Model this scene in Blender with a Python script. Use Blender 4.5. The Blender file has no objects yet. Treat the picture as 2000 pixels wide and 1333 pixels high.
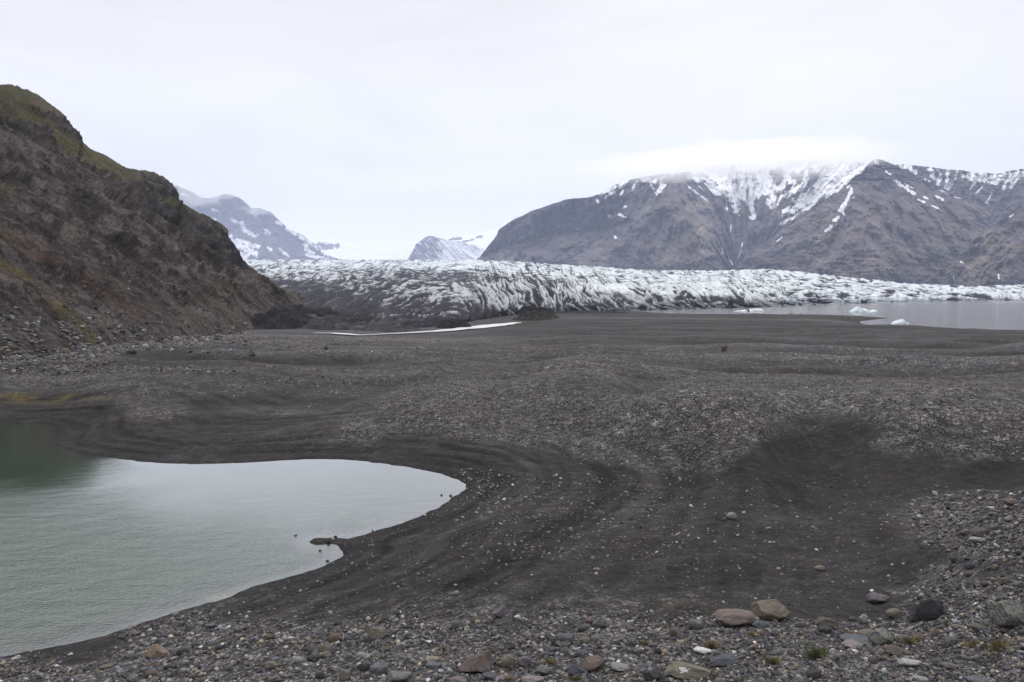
import bpy, bmesh, math, random
import numpy as np

random.seed(7)
RNG = np.random.default_rng(11)
scene = bpy.context.scene
COL = scene.collection

# ------------------------------------------------------------------ camera geometry
EYE = 12.0
F = 2000 * 24 / 36.0
TH = math.atan((666.5 - 578) / F)
CT, ST = math.cos(TH), math.sin(TH)

def ray(px, py):
    """direction of a photo pixel, scaled so that its forward part is 1"""
    px = np.asarray(px, float); py = np.asarray(py, float)
    up = (666.5 - py) / F
    y = CT + ST * up
    return ((px - 1000) / F) / y, (-ST + CT * up) / y     # x/y , z/y

def at_z(px, py, z):
    a, s = ray(px, py)
    d = (z - EYE) / s
    return np.stack([a * d, d, np.broadcast_to(z, d.shape) * 1.0], -1)

def at_d(px, py, d):
    a, s = ray(px, py)
    return np.stack([a * d, d + 0 * a, EYE + s * d], -1)

def project(x, y, z):
    f = y * CT - (z - EYE) * ST
    u = y * ST + (z - EYE) * CT
    f = np.where(f < 0.05, 0.05, f)
    return 1000 + F * x / f, 666.5 - F * u / f

# ------------------------------------------------------------------ noise
_perm = np.random.default_rng(3).permutation(256)
_perm = np.concatenate([_perm, _perm, _perm]).astype(np.int32)
_ang = np.random.default_rng(4).random(256) * 2 * math.pi
_G2 = np.stack([np.cos(_ang), np.sin(_ang)], -1)
_g3 = np.random.default_rng(5).normal(size=(256, 3)); _g3 /= np.linalg.norm(_g3, axis=1)[:, None]

def pn2(x, y, seed=0):
    x = np.asarray(x, float) + seed * 17.31; y = np.asarray(y, float) + seed * 5.77
    xi = np.floor(x); yi = np.floor(y); fx = x - xi; fy = y - yi
    xi = xi.astype(np.int64) & 255; yi = yi.astype(np.int64) & 255
    u = fx * fx * fx * (fx * (fx * 6 - 15) + 10); v = fy * fy * fy * (fy * (fy * 6 - 15) + 10)
    def g(a, b, dx, dy):
        h = _perm[_perm[a] + b]
        G = _G2[h]
        return G[..., 0] * dx + G[..., 1] * dy
    x1 = (xi + 1) & 255; y1 = (yi + 1) & 255
    n0 = g(xi, yi, fx, fy) * (1 - u) + g(x1, yi, fx - 1, fy) * u
    n1 = g(xi, y1, fx, fy - 1) * (1 - u) + g(x1, y1, fx - 1, fy - 1) * u
    return (n0 * (1 - v) + n1 * v) * 1.5

def fbm(x, y, o=4, seed=0, gain=0.5, lac=2.03):
    t = 0; a = 1; n = 0
    for i in range(o):
        t = t + a * pn2(x, y, seed + i * 3); n += a
        a *= gain; x = x * lac; y = y * lac
    return t / n

def ridged(x, y, o=4, seed=0, gain=0.5, lac=2.1):
    t = 0; a = 1; n = 0
    for i in range(o):
        t = t + a * (1 - np.abs(pn2(x, y, seed + i * 3)) * 2.0); n += a
        a *= gain; x = x * lac; y = y * lac
    return t / n

def pn3(p, seed=0):
    p = p + seed * 7.13
    i = np.floor(p); f = p - i; i = i.astype(np.int64) & 255
    w = f * f * f * (f * (f * 6 - 15) + 10)
    r = 0
    for dx in (0, 1):
        for dy in (0, 1):
            for dz in (0, 1):
                h = _perm[_perm[_perm[(i[:, 0] + dx) & 255] + ((i[:, 1] + dy) & 255)] + ((i[:, 2] + dz) & 255)]
                G = _g3[h & 255]
                d = f - np.array([dx, dy, dz])
                wt = (w[:, 0] if dx else 1 - w[:, 0]) * (w[:, 1] if dy else 1 - w[:, 1]) * (w[:, 2] if dz else 1 - w[:, 2])
                r = r + wt * (G * d).sum(1)
    return r * 1.5

def sstep(a, b, x):
    t = np.clip((x - a) / (b - a), 0, 1)
    return t * t * (3 - 2 * t)

def lerp(a, b, t): return a + (b - a) * t
def prof(x, pts):
    p = np.array(pts, float); return np.interp(x, p[:, 0], p[:, 1])
def mixc(c, d, m): return c * (1 - m[..., None]) + np.array(d) * m[..., None]

def seg_dist(x, y, poly, closed=True):
    """distance from points to a polyline"""
    P = np.array(poly, float); best = np.full(np.shape(x), 1e9)
    n = len(P) if closed else len(P) - 1
    for i in range(n):
        a = P[i]; b = P[(i + 1) % len(P)]; ab = b - a
        t = np.clip(((x - a[0]) * ab[0] + (y - a[1]) * ab[1]) / max(ab @ ab, 1e-9), 0, 1)
        best = np.minimum(best, np.hypot(x - a[0] - t * ab[0], y - a[1] - t * ab[1]))
    return best

def inside(x, y, poly):
    P = np.array(poly, float); c = np.zeros(np.shape(x), bool)
    for i in range(len(P)):
        a = P[i]; b = P[i - 1]
        if a[1] == b[1]: continue
        k = ((a[1] > y) != (b[1] > y)) & (x < (b[0] - a[0]) * (y - a[1]) / (b[1] - a[1]) + a[0])
        c ^= k
    return c

def sdist(x, y, poly):
    """signed distance, positive outside; 999 well away from the polygon"""
    P = np.array(poly, float); out = np.full(np.shape(x), 999.0)
    lo = P.min(0) - 40; hi = P.max(0) + 40
    m = (x > lo[0]) & (x < hi[0]) & (y > lo[1]) & (y < hi[1])
    xs = x[m]; ys = y[m]
    d = seg_dist(xs, ys, P); d[inside(xs, ys, P)] *= -1
    out[m] = d
    return out

def smooth_poly(pts, k=3):
    """Catmull-Rom resampling of a closed outline"""
    P = np.array(pts, float); n = len(P); out = []
    for i in range(n):
        p0, p1, p2, p3 = P[i - 1], P[i], P[(i + 1) % n], P[(i + 2) % n]
        for j in range(k):
            t = j / k
            out.append(0.5 * (2 * p1 + (p2 - p0) * t + (2 * p0 - 5 * p1 + 4 * p2 - p3) * t * t + (3 * p1 - p0 - 3 * p2 + p3) * t ** 3))
    return np.array(out)

# ------------------------------------------------------------------ mesh helpers
def raw_mesh(name, V, faces_flat, loop_n, col=None, smooth=True, extra=None):
    me = bpy.data.meshes.new(name)
    V = np.ascontiguousarray(V, np.float32)
    me.vertices.add(len(V)); me.vertices.foreach_set('co', V.ravel())
    nf = len(loop_n)
    me.loops.add(len(faces_flat)); me.loops.foreach_set('vertex_index', np.ascontiguousarray(faces_flat, np.int32))
    me.polygons.add(nf)
    st = np.zeros(nf, np.int32); st[1:] = np.cumsum(loop_n)[:-1]
    me.polygons.foreach_set('loop_start', st)
    me.polygons.foreach_set('use_smooth', np.full(nf, smooth))
    me.update(calc_edges=True)
    if col is not None:
        a = me.attributes.new('col', 'FLOAT_COLOR', 'POINT')
        c = np.ones((len(V), 4), np.float32); c[:, :3] = col
        a.data.foreach_set('color', c.ravel())
    for k, v in (extra or {}).items():
        a = me.attributes.new(k, 'FLOAT', 'POINT'); a.data.foreach_set('value', np.ascontiguousarray(v, np.float32).ravel())
    me.validate()
    return me

def grid_mesh(name, P, col=None, wrap=False, flip=False, extra=None):
    n, m, _ = P.shape
    idx = np.arange(n * m).reshape(n, m)
    if wrap: idx = np.concatenate([idx, idx[:, :1]], 1)
    a, b, c, d = idx[:-1, :-1], idx[:-1, 1:], idx[1:, 1:], idx[1:, :-1]
    q = np.stack([a, b, c, d] if not flip else [a, d, c, b], -1).reshape(-1, 4)
    ex = {k: v.reshape(-1) for k, v in (extra or {}).items()}
    return raw_mesh(name, P.reshape(-1, 3), q.ravel(), np.full(len(q), 4), None if col is None else col.reshape(-1, 3), extra=ex)

def link(name, me, mat=None, parent=None, kind=None, label=None, cat=None, group=None):
    o = bpy.data.objects.new(name, me); COL.objects.link(o)
    if mat is not None: me.materials.append(mat)
    if parent is not None: o.parent = parent
    for k, v in (('kind', kind), ('label', label), ('category', cat), ('group', group)):
        if v: o[k] = v
    return o

# ------------------------------------------------------------------ materials
class NT:
    def __init__(s, name):
        s.m = bpy.data.materials.new(name); s.m.use_nodes = True
        s.t = s.m.node_tree; s.t.nodes.clear()
        s.out = s.t.nodes.new('ShaderNodeOutputMaterial')
        s.b = s.n('ShaderNodeBsdfPrincipled'); s.l(s.b.outputs[0], s.out.inputs[0])
        s.pos = s.n('ShaderNodeNewGeometry').outputs['Position']
    def n(s, t, **k):
        x = s.t.nodes.new(t)
        for a, v in k.items(): setattr(x, a, v)
        return x
    def l(s, a, b): s.t.links.new(a, b)
    def noise(s, scale, detail=4, rough=0.55, vec=None, out='Fac'):
        x = s.n('ShaderNodeTexNoise'); x.inputs['Scale'].default_value = scale
        x.inputs['Detail'].default_value = detail; x.inputs['Roughness'].default_value = rough
        s.l(vec if vec is not None else s.pos, x.inputs['Vector']); return x.outputs[out]
    def voro(s, scale, feature='F1', out='Distance', vec=None):
        x = s.n('ShaderNodeTexVoronoi', feature=feature); x.inputs['Scale'].default_value = scale
        s.l(vec if vec is not None else s.pos, x.inputs['Vector']); return x.outputs[out]
    def math(s, op, a, b=None, c=None, clamp=False):
        x = s.n('ShaderNodeMath', operation=op, use_clamp=clamp)
        for i, v in enumerate((a, b, c)):
            if v is None: continue
            if isinstance(v, (int, float)): x.inputs[i].default_value = v
            else: s.l(v, x.inputs[i])
        return x.outputs[0]
    def rng(s, v, a, b, c, d):
        x = s.n('ShaderNodeMapRange'); s.l(v, x.inputs[0])
        for i, k in enumerate((a, b, c, d)):
            x.inputs[i + 1].default_value = k
        return x.outputs[0]
    def mix(s, f, a, b, blend='MIX'):
        x = s.n('ShaderNodeMix', data_type='RGBA', blend_type=blend)
        for sock, v in ((x.inputs[0], f), (x.inputs[6], a), (x.inputs[7], b)):
            if isinstance(v, (int, float)): sock.default_value = v
            elif isinstance(v, tuple): sock.default_value = (*v, 1)
            else: s.l(v, sock)
        return x.outputs[2]
    def mulc(s, c, f):
        """colour times a scalar"""
        x = s.n('ShaderNodeVectorMath', operation='SCALE')
        s.l(c, x.inputs[0]); s.l(f, x.inputs['Scale']); return x.outputs[0]
    def attr(s, name, out='Color'):
        x = s.n('ShaderNodeAttribute', attribute_name=name); return x.outputs[out]
    def bump(s, h, dist, strength=1.0, prev=None):
        x = s.n('ShaderNodeBump'); x.inputs['Distance'].default_value = dist; x.inputs['Strength'].default_value = strength
        s.l(h, x.inputs['Height'])
        if prev is not None: s.l(prev, x.inputs['Normal'])
        return x.outputs[0]
    def fin(s, col=None, rough=0.9, normal=None, spec=0.25):
        b = s.b
        if col is not None:
            if isinstance(col, tuple): b.inputs['Base Color'].default_value = (*col, 1)
            else: s.l(col, b.inputs['Base Color'])
        b.inputs['Roughness'].default_value = rough
        b.inputs['Specular IOR Level'].default_value = spec
        if normal is not None: s.l(normal, b.inputs['Normal'])
        return s.m

def mat_ground():
    n = NT('gravel_and_sand')
    col = n.attr('col'); g = n.attr('grav', 'Fac')
    # pebbles: random brightness per cell, three sizes
    def peb(scale, lo, hi):
        c = n.voro(scale, out='Color')
        sx = n.n('ShaderNodeSeparateColor'); n.l(c, sx.inputs[0])
        r = n.math('POWER', sx.outputs[0], 2.2)
        return n.rng(r, 0, 1, lo, hi)
    p1 = peb(22, .45, 2.3); p2 = peb(9, .55, 1.9); p3 = peb(3.2, .60, 1.8)
    prod = n.math('MULTIPLY', n.math('MULTIPLY', p1, p2), p3)
    amt = n.rng(g, 0, 1, .30, 1.0)
    f = n.math('ADD', 1.0, n.math('MULTIPLY', n.math('SUBTRACT', prod, 1.0), amt))
    f2 = n.math('MULTIPLY', f, n.rng(n.noise(.9, 6, .62), .25, .75, .72, 1.28))
    f3 = n.math('MULTIPLY', f2, n.rng(n.noise(45, 3, .7), .3, .7, .8, 1.2))
    f3 = n.math('MAXIMUM', f3, 0.12)
    c = n.mulc(col, f3)
    tint = n.voro(9, out='Color')
    c = n.mix(n.math('MULTIPLY', g, .10), c, n.mix(1.0, c, tint, 'MULTIPLY'))
    b1 = n.bump(n.voro(9), .05, .55)
    b2 = n.bump(n.noise(7, 6, .65), .05, .6, b1)
    return n.fin(c, .96, b2, .10)

def mat_hill():
    n = NT('hillside_rock_and_scree')
    col = n.attr('col')
    f = n.rng(n.noise(.35, 8, .68), .3, .7, .72, 1.32)
    c1 = n.voro(1.1, out='Color'); sx = n.n('ShaderNodeSeparateColor'); n.l(c1, sx.inputs[0])
    f = n.math('MULTIPLY', f, n.rng(n.math('POWER', sx.outputs[0], 9.0), 0, 1, .96, 1.5))
    f = n.math('MULTIPLY', f, n.rng(n.noise(2.6, 4, .7), .3, .7, .75, 1.3))
    c = n.mulc(col, f)
    b = n.bump(n.noise(.5, 9, .7), 1.6, .8)
    b = n.bump(n.voro(.9), .6, .5, b)
    return n.fin(c, .97, b, .05)

def mat_mountain():
    n = NT('mountain_rock_and_snow')
    col = n.attr('col'); sn = n.attr('snow', 'Fac')
    f = n.math('MULTIPLY', n.rng(n.noise(.012, 9, .68), .3, .7, .66, 1.38), n.rng(n.noise(.05, 6, .7), .3, .7, .78, 1.25))
    c = n.mulc(col, f)
    m = n.math('ADD', sn, n.rng(n.noise(.03, 4, .55), .3, .7, -.13, .13))
    m = n.rng(m, .44, .56, 0, 1)
    c = n.mix(m, c, (.90, .905, .92))
    b = n.bump(n.noise(.02, 9, .7), 22, .8)
    return n.fin(c, .95, b, .1)

def mat_glacier():
    n = NT('dirty_glacier_ice')
    col = n.attr('col')
    f = n.rng(n.noise(.16, 6, .6), .3, .7, .84, 1.15)
    c = n.mulc(col, f)
    b = n.bump(n.noise(.22, 6, .55), 1.0, .5)
    return n.fin(c, .95, b, .02)

def mat_water(name, deep, ripple_scale, dist, strength, rough, ior=1.75, coat=False):
    n = NT(name)
    sc = n.n('ShaderNodeMapping'); sc.inputs['Scale'].default_value = (1, 1.7, 1); n.l(n.pos, sc.inputs[0])
    v = sc.outputs[0]
    h = n.noise(ripple_scale, 4, .6, v)
    h2 = n.noise(ripple_scale * .13, 2, .5, v)
    calm = n.attr('calm', 'Fac')
    hh = n.math('ADD', h, n.math('MULTIPLY', h2, 1.6))
    hh = n.math('MULTIPLY', hh, calm)
    b = n.bump(hh, dist, strength)
    c = n.attr('col')
    n.b.inputs['IOR'].default_value = 1.8
    n.l(b, n.b.inputs['Normal'])
    m = n.fin(c, rough, None, .5)
    n.b.inputs['IOR'].default_value = ior
    if coat:
        n.b.inputs['Coat Weight'].default_value = 1; n.b.inputs['Coat IOR'].default_value = ior; n.b.inputs['Coat Roughness'].default_value = rough
        n.l(b, n.b.inputs['Coat Normal'])
    return m

def mat_stone(name, col, var=.25, lichen=None):
    n = NT(name)
    oi = n.n('ShaderNodeObjectInfo'); tc = n.n('ShaderNodeTexCoord').outputs['Object']
    r = n.rng(oi.outputs['Random'], 0, 1, 1 - var, 1 + var)
    f = n.math('MULTIPLY', r, n.rng(n.noise(3.2, 7, .65, tc), .3, .7, .66, 1.32))
    f = n.math('MULTIPLY', f, n.rng(n.noise(24, 3, .7, tc), .3, .7, .84, 1.16))
    base = n.n('ShaderNodeRGB'); base.outputs[0].default_value = (*col, 1)
    c = n.mulc(base.outputs[0], f)
    if lichen:
        k = n.rng(n.noise(lichen[1], 6, .7, tc), lichen[2], lichen[2] + .05, 0, 1)
        c = n.mix(k, c, lichen[0])
    b = n.bump(n.noise(5, 8, .65, tc), .12, .7)
    return n.fin(c, .88, b, .3)

def mat_plain(name, col, rough=.8, spec=.3):
    n = NT(name)
    f = n.rng(n.noise(9, 4, .6), .3, .7, .75, 1.25)
    base = n.n('ShaderNodeRGB'); base.outputs[0].default_value = (*col, 1)
    return n.fin(n.mulc(base.outputs[0], f), rough, None, spec)

M_GROUND = mat_ground(); M_HILL = mat_hill(); M_MOUNT = mat_mountain(); M_GLAC = mat_glacier()

# ------------------------------------------------------------------ shorelines
POND_Z = 2.0
_pond_px = [(-950, 860), (-500, 838), (-200, 830), (0, 829), (60, 828), (103, 832), (119, 845), (108, 866), (132, 880), (180, 890), (260, 900), (330, 906),
            (420, 906), (500, 903), (560, 899), (640, 897), (700, 900), (760, 907), (830, 919), (880, 931), (905, 943), (911, 951),
            (895, 966), (868, 986), (820, 1010), (770, 1028), (720, 1042), (680, 1053), (645, 1051), (615, 1053), (606, 1060), (622, 1064), (650, 1062), (667, 1070),
            (670, 1082), (664, 1091), (640, 1104), (600, 1118), (545, 1134), (490, 1147), (460, 1162), (425, 1174),
            (380, 1184), (330, 1201), (260, 1224), (200, 1243), (120, 1261), (60, 1273), (0, 1282), (-200, 1310), (-500, 1330), (-800, 1320), (-1000, 1150)]
_pp = np.array(_pond_px, float)
POND = smooth_poly(at_z(_pp[:, 0], _pp[:, 1], POND_Z)[:, :2], 3)
_lag_px = np.array([(1245, 608.5), (1300, 612), (1400, 614), (1470, 612.5), (1560, 614.5), (1640, 616), (1700, 618.5), (1747, 620.5), (1715, 624), (1668, 629.5),
                    (1690, 634), (1705, 637), (1740, 640.5), (1800, 641.5), (1900, 645), (2000, 648), (2150, 652), (2500, 655)], float)
LAG = np.concatenate([smooth_poly(at_z(_lag_px[:, 0], _lag_px[:, 1], 0.0)[:, :2], 1), np.array([(900, 220), (6500, 400), (6500, 4500), (-300, 4500), (60, 760)])])

# ------------------------------------------------------------------ base height of the ground
_ctrl = []
def cd(px, d, z):
    a, _ = ray(px, 578); _ctrl.append((math.atan(a), math.log(d), z))
def cz(px, py, z):
    p = at_z(px, py, z); _ctrl.append((math.atan2(p[0], p[1]), math.log(p[1]), z))
for px in (-900, -300, 300, 1000, 1600, 2300, 2900):
    cd(px, .6, 10.3); cd(px, 3.5, 8.9)
for px, d in ((-500, 16.5), (0, 15.5), (300, 14), (600, 12.8), (1000, 11.8), (1400, 11.4), (1700, 11), (2000, 10.3), (2500, 9.5)):
    p = at_d(px, 1333, d); cd(px, d, float(p[2]))
for px in (-500, 0, 400, 1000, 1500, 2000, 2600): cd(px, 7.5, lerp(6.2, 7.1, (px + 500) / 3100))
cz(300, 1285, 2.9); cz(600, 1240, 3.5); cz(600, 1180, 2.8); cz(1000, 1240, 4.7); cz(1000, 1180, 4.3); cz(1500, 1225, 4.9); cz(1500, 1170, 4.5)
cz(1800, 1215, 5.1); cz(1750, 1120, 4.4); cz(2000, 1220, 6.1)
cz(1950, 1040, 6.0); cz(2000, 970, 6.5); cz(2150, 930, 7.2); cz(1880, 1000, 4.9); cd(2000, 26, 4.3); cd(2300, 26, 5.6); cd(1900, 24, 4.2)
cz(1000, 1100, 3.9); cz(1400, 1100, 4.1); cz(1000, 1000, 3.1); cz(1400, 1000, 3.6); cz(1700, 1000, 3.8); cz(1000, 920, 2.8); cz(1250, 920, 3.1)
cz(1500, 920, 3.4); cz(1850, 940, 3.6); cz(800, 1090, 2.9)
# mound with the dark sandy hollow to its right
cz(1250, 885, 3.0); cz(1350, 905, 3.15); cz(1250, 797, 4.8); cz(1330, 780, 5.4); cz(1400, 772, 5.8); cz(1520, 785, 5.5); cz(1330, 840, 4.3); cz(1450, 845, 4.6); cd(1400, 60, 3.1); cd(1520, 60, 3.2); cd(1250, 58, 2.9)
cz(1620, 870, 3.6); cz(1660, 835, 4.3); cz(1665, 797, 5.2); cd(1665, 62, 3.2); cz(1550, 890, 3.35)
cz(1800, 812, 5.4); cz(1950, 805, 5.6); cz(2100, 800, 5.8); cz(1800, 870, 4.2); cz(1950, 880, 4.4); cz(1950, 920, 3.7); cd(1850, 62, 3.3); cd(2100, 62, 3.4)
# long middle ridge
cz(560, 826, 2.7); cz(660, 803, 3.0); cz(800, 772, 3.9); cz(920, 744, 4.5); cz(1050, 735, 4.8); cz(1200, 742, 4.8); cz(1320, 752, 4.7); cz(800, 850, 2.7); cz(1000, 850, 2.9); cz(1000, 800, 3.5); cz(1130, 860, 2.9)
cd(1000, 80, 2.4); cd(750, 78, 2.3); cd(600, 66, 2.1); cd(1250, 76, 2.6)
cz(450, 850, 2.5); cz(300, 850, 2.5); cz(400, 800, 2.6); cz(200, 830, 2.6); cz(0, 800, 2.3); cz(100, 780, 2.35); cz(-300, 800, 2.4)
cz(250, 745, 3.9); cz(420, 725, 4.0); cz(560, 740, 3.0); cz(150, 760, 2.9); cz(-200, 745, 3.3); cd(330, 100, 2.2); cd(500, 100, 2.9)
cz(330, 700, 2.5); cz(400, 685, 3.4); cz(200, 690, 3.4); cz(0, 715, 3.5); cz(-300, 750, 3.6)
for px in (400, 650, 900, 1200, 1500, 1800, 2100, 2400):
    cd(px, 120, 2.9 + .25 * math.sin(px * .013)); cd(px, 160, (2.3 if px > 950 else 1.9) + .2 * math.sin(px * .021)); cd(px, 200, 1.7 if px > 950 else .4)
for px in (500, 700, 900): cd(px, 225, .45); cd(px, 270, .2)
for px in (1100, 1300, 1500, 1700): cd(px, 260, 1.8); cd(px, 330, 1.2)
for px in (2000, 2400): cd(px, 215, 1.0)
for px in (-900, -200, 300, 1000, 1700, 2300, 3000): cd(px, 700, -.6); cd(px, 3000, -2); cd(px, 14000, -2)
_ctrl = np.array(_ctrl); _CX = np.stack([_ctrl[:, 0] * 3.2, _ctrl[:, 1]], -1)
def _tps(r2): return .5 * r2 * np.log(r2 + 1e-9)
_n = len(_CX)
_K = _tps(((_CX[:, None] - _CX[None]) ** 2).sum(-1)) + np.eye(_n) * .0015
_Pm = np.concatenate([np.ones((_n, 1)), _CX], 1)
_A = np.block([[_K, _Pm], [_Pm.T, np.zeros((3, 3))]])
_W = np.linalg.solve(_A, np.concatenate([_ctrl[:, 2], np.zeros(3)]))

def tps_eval(a, l):
    q = np.stack([a * 3.2, l], -1); out = np.empty(len(q))
    for i in range(0, len(q), 40000):
        s = q[i:i + 40000]
        r2 = ((s[:, None, 0] - _CX[None, :, 0]) ** 2 + (s[:, None, 1] - _CX[None, :, 1]) ** 2)
        out[i:i + 40000] = _tps(r2) @ _W[:_n] + _W[_n] + s @ _W[_n + 1:]
    return out

STREAM_PX = np.array([(612, 650), (650, 650), (700, 654), (790, 650), (860, 646), (930, 639), (1018, 629)], float)
STREAM = at_z(STREAM_PX[:, 0], STREAM_PX[:, 1], .5)[:, :2]

def ground(x, y, fine=True):
    """returns height and signed distances to pond and lagoon"""
    shp = np.shape(x); x = np.ravel(np.asarray(x, float)); y = np.ravel(np.asarray(y, float))
    r = np.hypot(x, y); yy = np.maximum(y, .35 * r)         # behind the camera the bank simply continues
    a = np.clip(np.arctan2(x, np.maximum(yy, 1e-6)), -1.05, 1.05)
    l = np.log(np.clip(r * np.cos(a), .6, 14000))
    z = tps_eval(a, l)
    # low transverse moraine swells on the plain
    w = sstep(45, 75, r) * (1 - sstep(300, 480, r)) * (.45 + .55 * sstep(.1, .35, np.abs(a + .08) + .15))
    w = w * (1 - .85 * sstep(165, 195, r) * (1 - sstep(0, 30, x)))
    wx = x + 9 * fbm(x / 60, y / 60, 2, 5); wy = y + 9 * fbm(x / 55, y / 55, 2, 8)
    z = z + w * 1.7 * (1 - .55 * sstep(140, 240, r)) * (ridged(wx / 62, wy / 17, 2, 12, .4) - .45)
    z = z + w * .30 * fbm(x / 14, y / 6, 3, 15)
    if fine:
        amp = sstep(2, 12, r) * (1 - sstep(500, 900, r))
        z = z + amp * .10 * fbm(x / 2.6, y / 2.6, 3, 21) + amp * .048 * fbm(x / .55, y / .42, 2, 31) * (1 - sstep(40, 70, r))
    sp = sdist(x, y, POND); sl = sdist(x, y, LAG)
    sp = sp + .22 * fbm(x / 1.1, y / 1.1, 3, 61) * (np.abs(sp) < 30)
    # beach of the pond with small strandline steps
    k = sstep(-.5, 6.0, sp)
    st = .035 * np.sin(sp * 5.2 + 2.0 * fbm(x / 5, y / 5, 2, 40)) * sstep(.1, .8, sp) * (1 - sstep(4, 9, sp))
    zp = POND_Z + np.where(sp < 0, sp * .16, sp * .075)
    z = np.where(sp < 6.5, zp * (1 - k) + np.maximum(z, POND_Z + .15) * k, z) + st
    z = np.where((sp >= 6.5) & (r > 14) & (r < 90), np.maximum(z, POND_Z + .12), z)
    sl = sl + .9 * fbm(x / 9, y / 9, 3, 66) * (np.abs(sl) < 60)
    k = sstep(-1, 26, sl)
    zl = np.where(sl < 0, np.maximum(sl * .06, -6), sl * .03)
    z = np.where(sl < 27, zl * (1 - k) + np.maximum(z, .12) * k, z)
    # channel of the meltwater stream
    ds = np.full(len(x), 999.0); m = (r > 150) & (r < 420) & (x < 60)
    ds[m] = seg_dist(x[m], y[m], STREAM, False)
    z = z - np.maximum(z - .1, 0) * np.exp(-(ds / prof(x, [(-90, 8), (-40, 9), (-10, 15)])) ** 2)
    return z.reshape(shp), sp.reshape(shp), sl.reshape(shp)

# how stony the ground is, from points read off the photograph
_gm = np.array([(0, 1310, 1), (300, 1295, 1), (150, 1275, .3), (600, 1255, .95), (600, 1190, .35), (900, 1250, .9), (900, 1195, .5), (1000, 1270, 1), (1000, 1215, .55), (1300, 1240, .95), (1300, 1190, .4), (1500, 1240, .95), (1500, 1170, .3), (1800, 1250, 1), (1650, 1180, .12),
    (2000, 1200, 1), (1960, 1050, 1), (1925, 985, .9), (1850, 1110, .45), (1750, 1100, .12), (1850, 1170, .6), (700, 1130, .15), (1000, 1130, .12), (1400, 1100, .1), (1600, 1050, .08), (1700, 950, .05), (1900, 930, .08),
    (1620, 880, .04), (1660, 850, .1), (1560, 905, .05), (1200, 950, .15), (1000, 920, .12), (1050, 1020, .22), (1250, 1030, .2), (800, 890, .08), (500, 880, .03), (200, 860, .06), (600, 835, .12), (450, 820, .12), (300, 800, .4), (330, 760, .55),
    (1000, 820, .8), (900, 800, .8), (1300, 800, .85), (1400, 830, .95), (1350, 880, .85), (1250, 865, .8), (1500, 800, .75), (1560, 830, .4), (1800, 830, .85), (1950, 870, .8), (1760, 860, .7), (1850, 910, .35), (700, 842, .6), (1200, 760, .5), (1000, 760, .55),
    (1700, 790, .65), (1900, 780, .7), (560, 800, .35), (300, 725, .5), (600, 750, .5), (900, 700, .5), (1300, 710, .5), (1700, 720, .5), (2000, 740, .5), (1500, 650, .15), (1200, 640, .2), (1900, 665, .2), (700, 670, .5), (330, 700, .12), (450, 690, .4),
    (100, 745, .75), (100, 690, .95), (300, 665, .9), (60, 785, .15), (1500, 620, .1), (800, 1040, .15)], float)

def gravel_mask(x, y, z):
    px, py = project(x, y, z)
    num = 0; den = 1e-9
    yy = np.where(py > 640, py, 640 - (640 - py) * .5)
    for gx, gy, v in _gm:
        sx = 150.0; sy = 42.0 if gy > 760 else 26.0
        w = 1.0 / (((px - gx) / sx) ** 2 + ((yy - gy) / sy) ** 2 + .05) ** 2.2
        num = num + w * v; den = den + w
    g = num / den
    s = np.maximum(np.hypot(x, y), 4)
    g = g + .22 * fbm(x / s * 14, np.log(s) * 16, 4, 77) + .12 * fbm(x / 3, y / 3, 3, 78)
    g = .12 * g + .88 * sstep(.22, .72, g)
    return np.where(y > 2, np.clip(g, 0, 1), .6)

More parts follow.
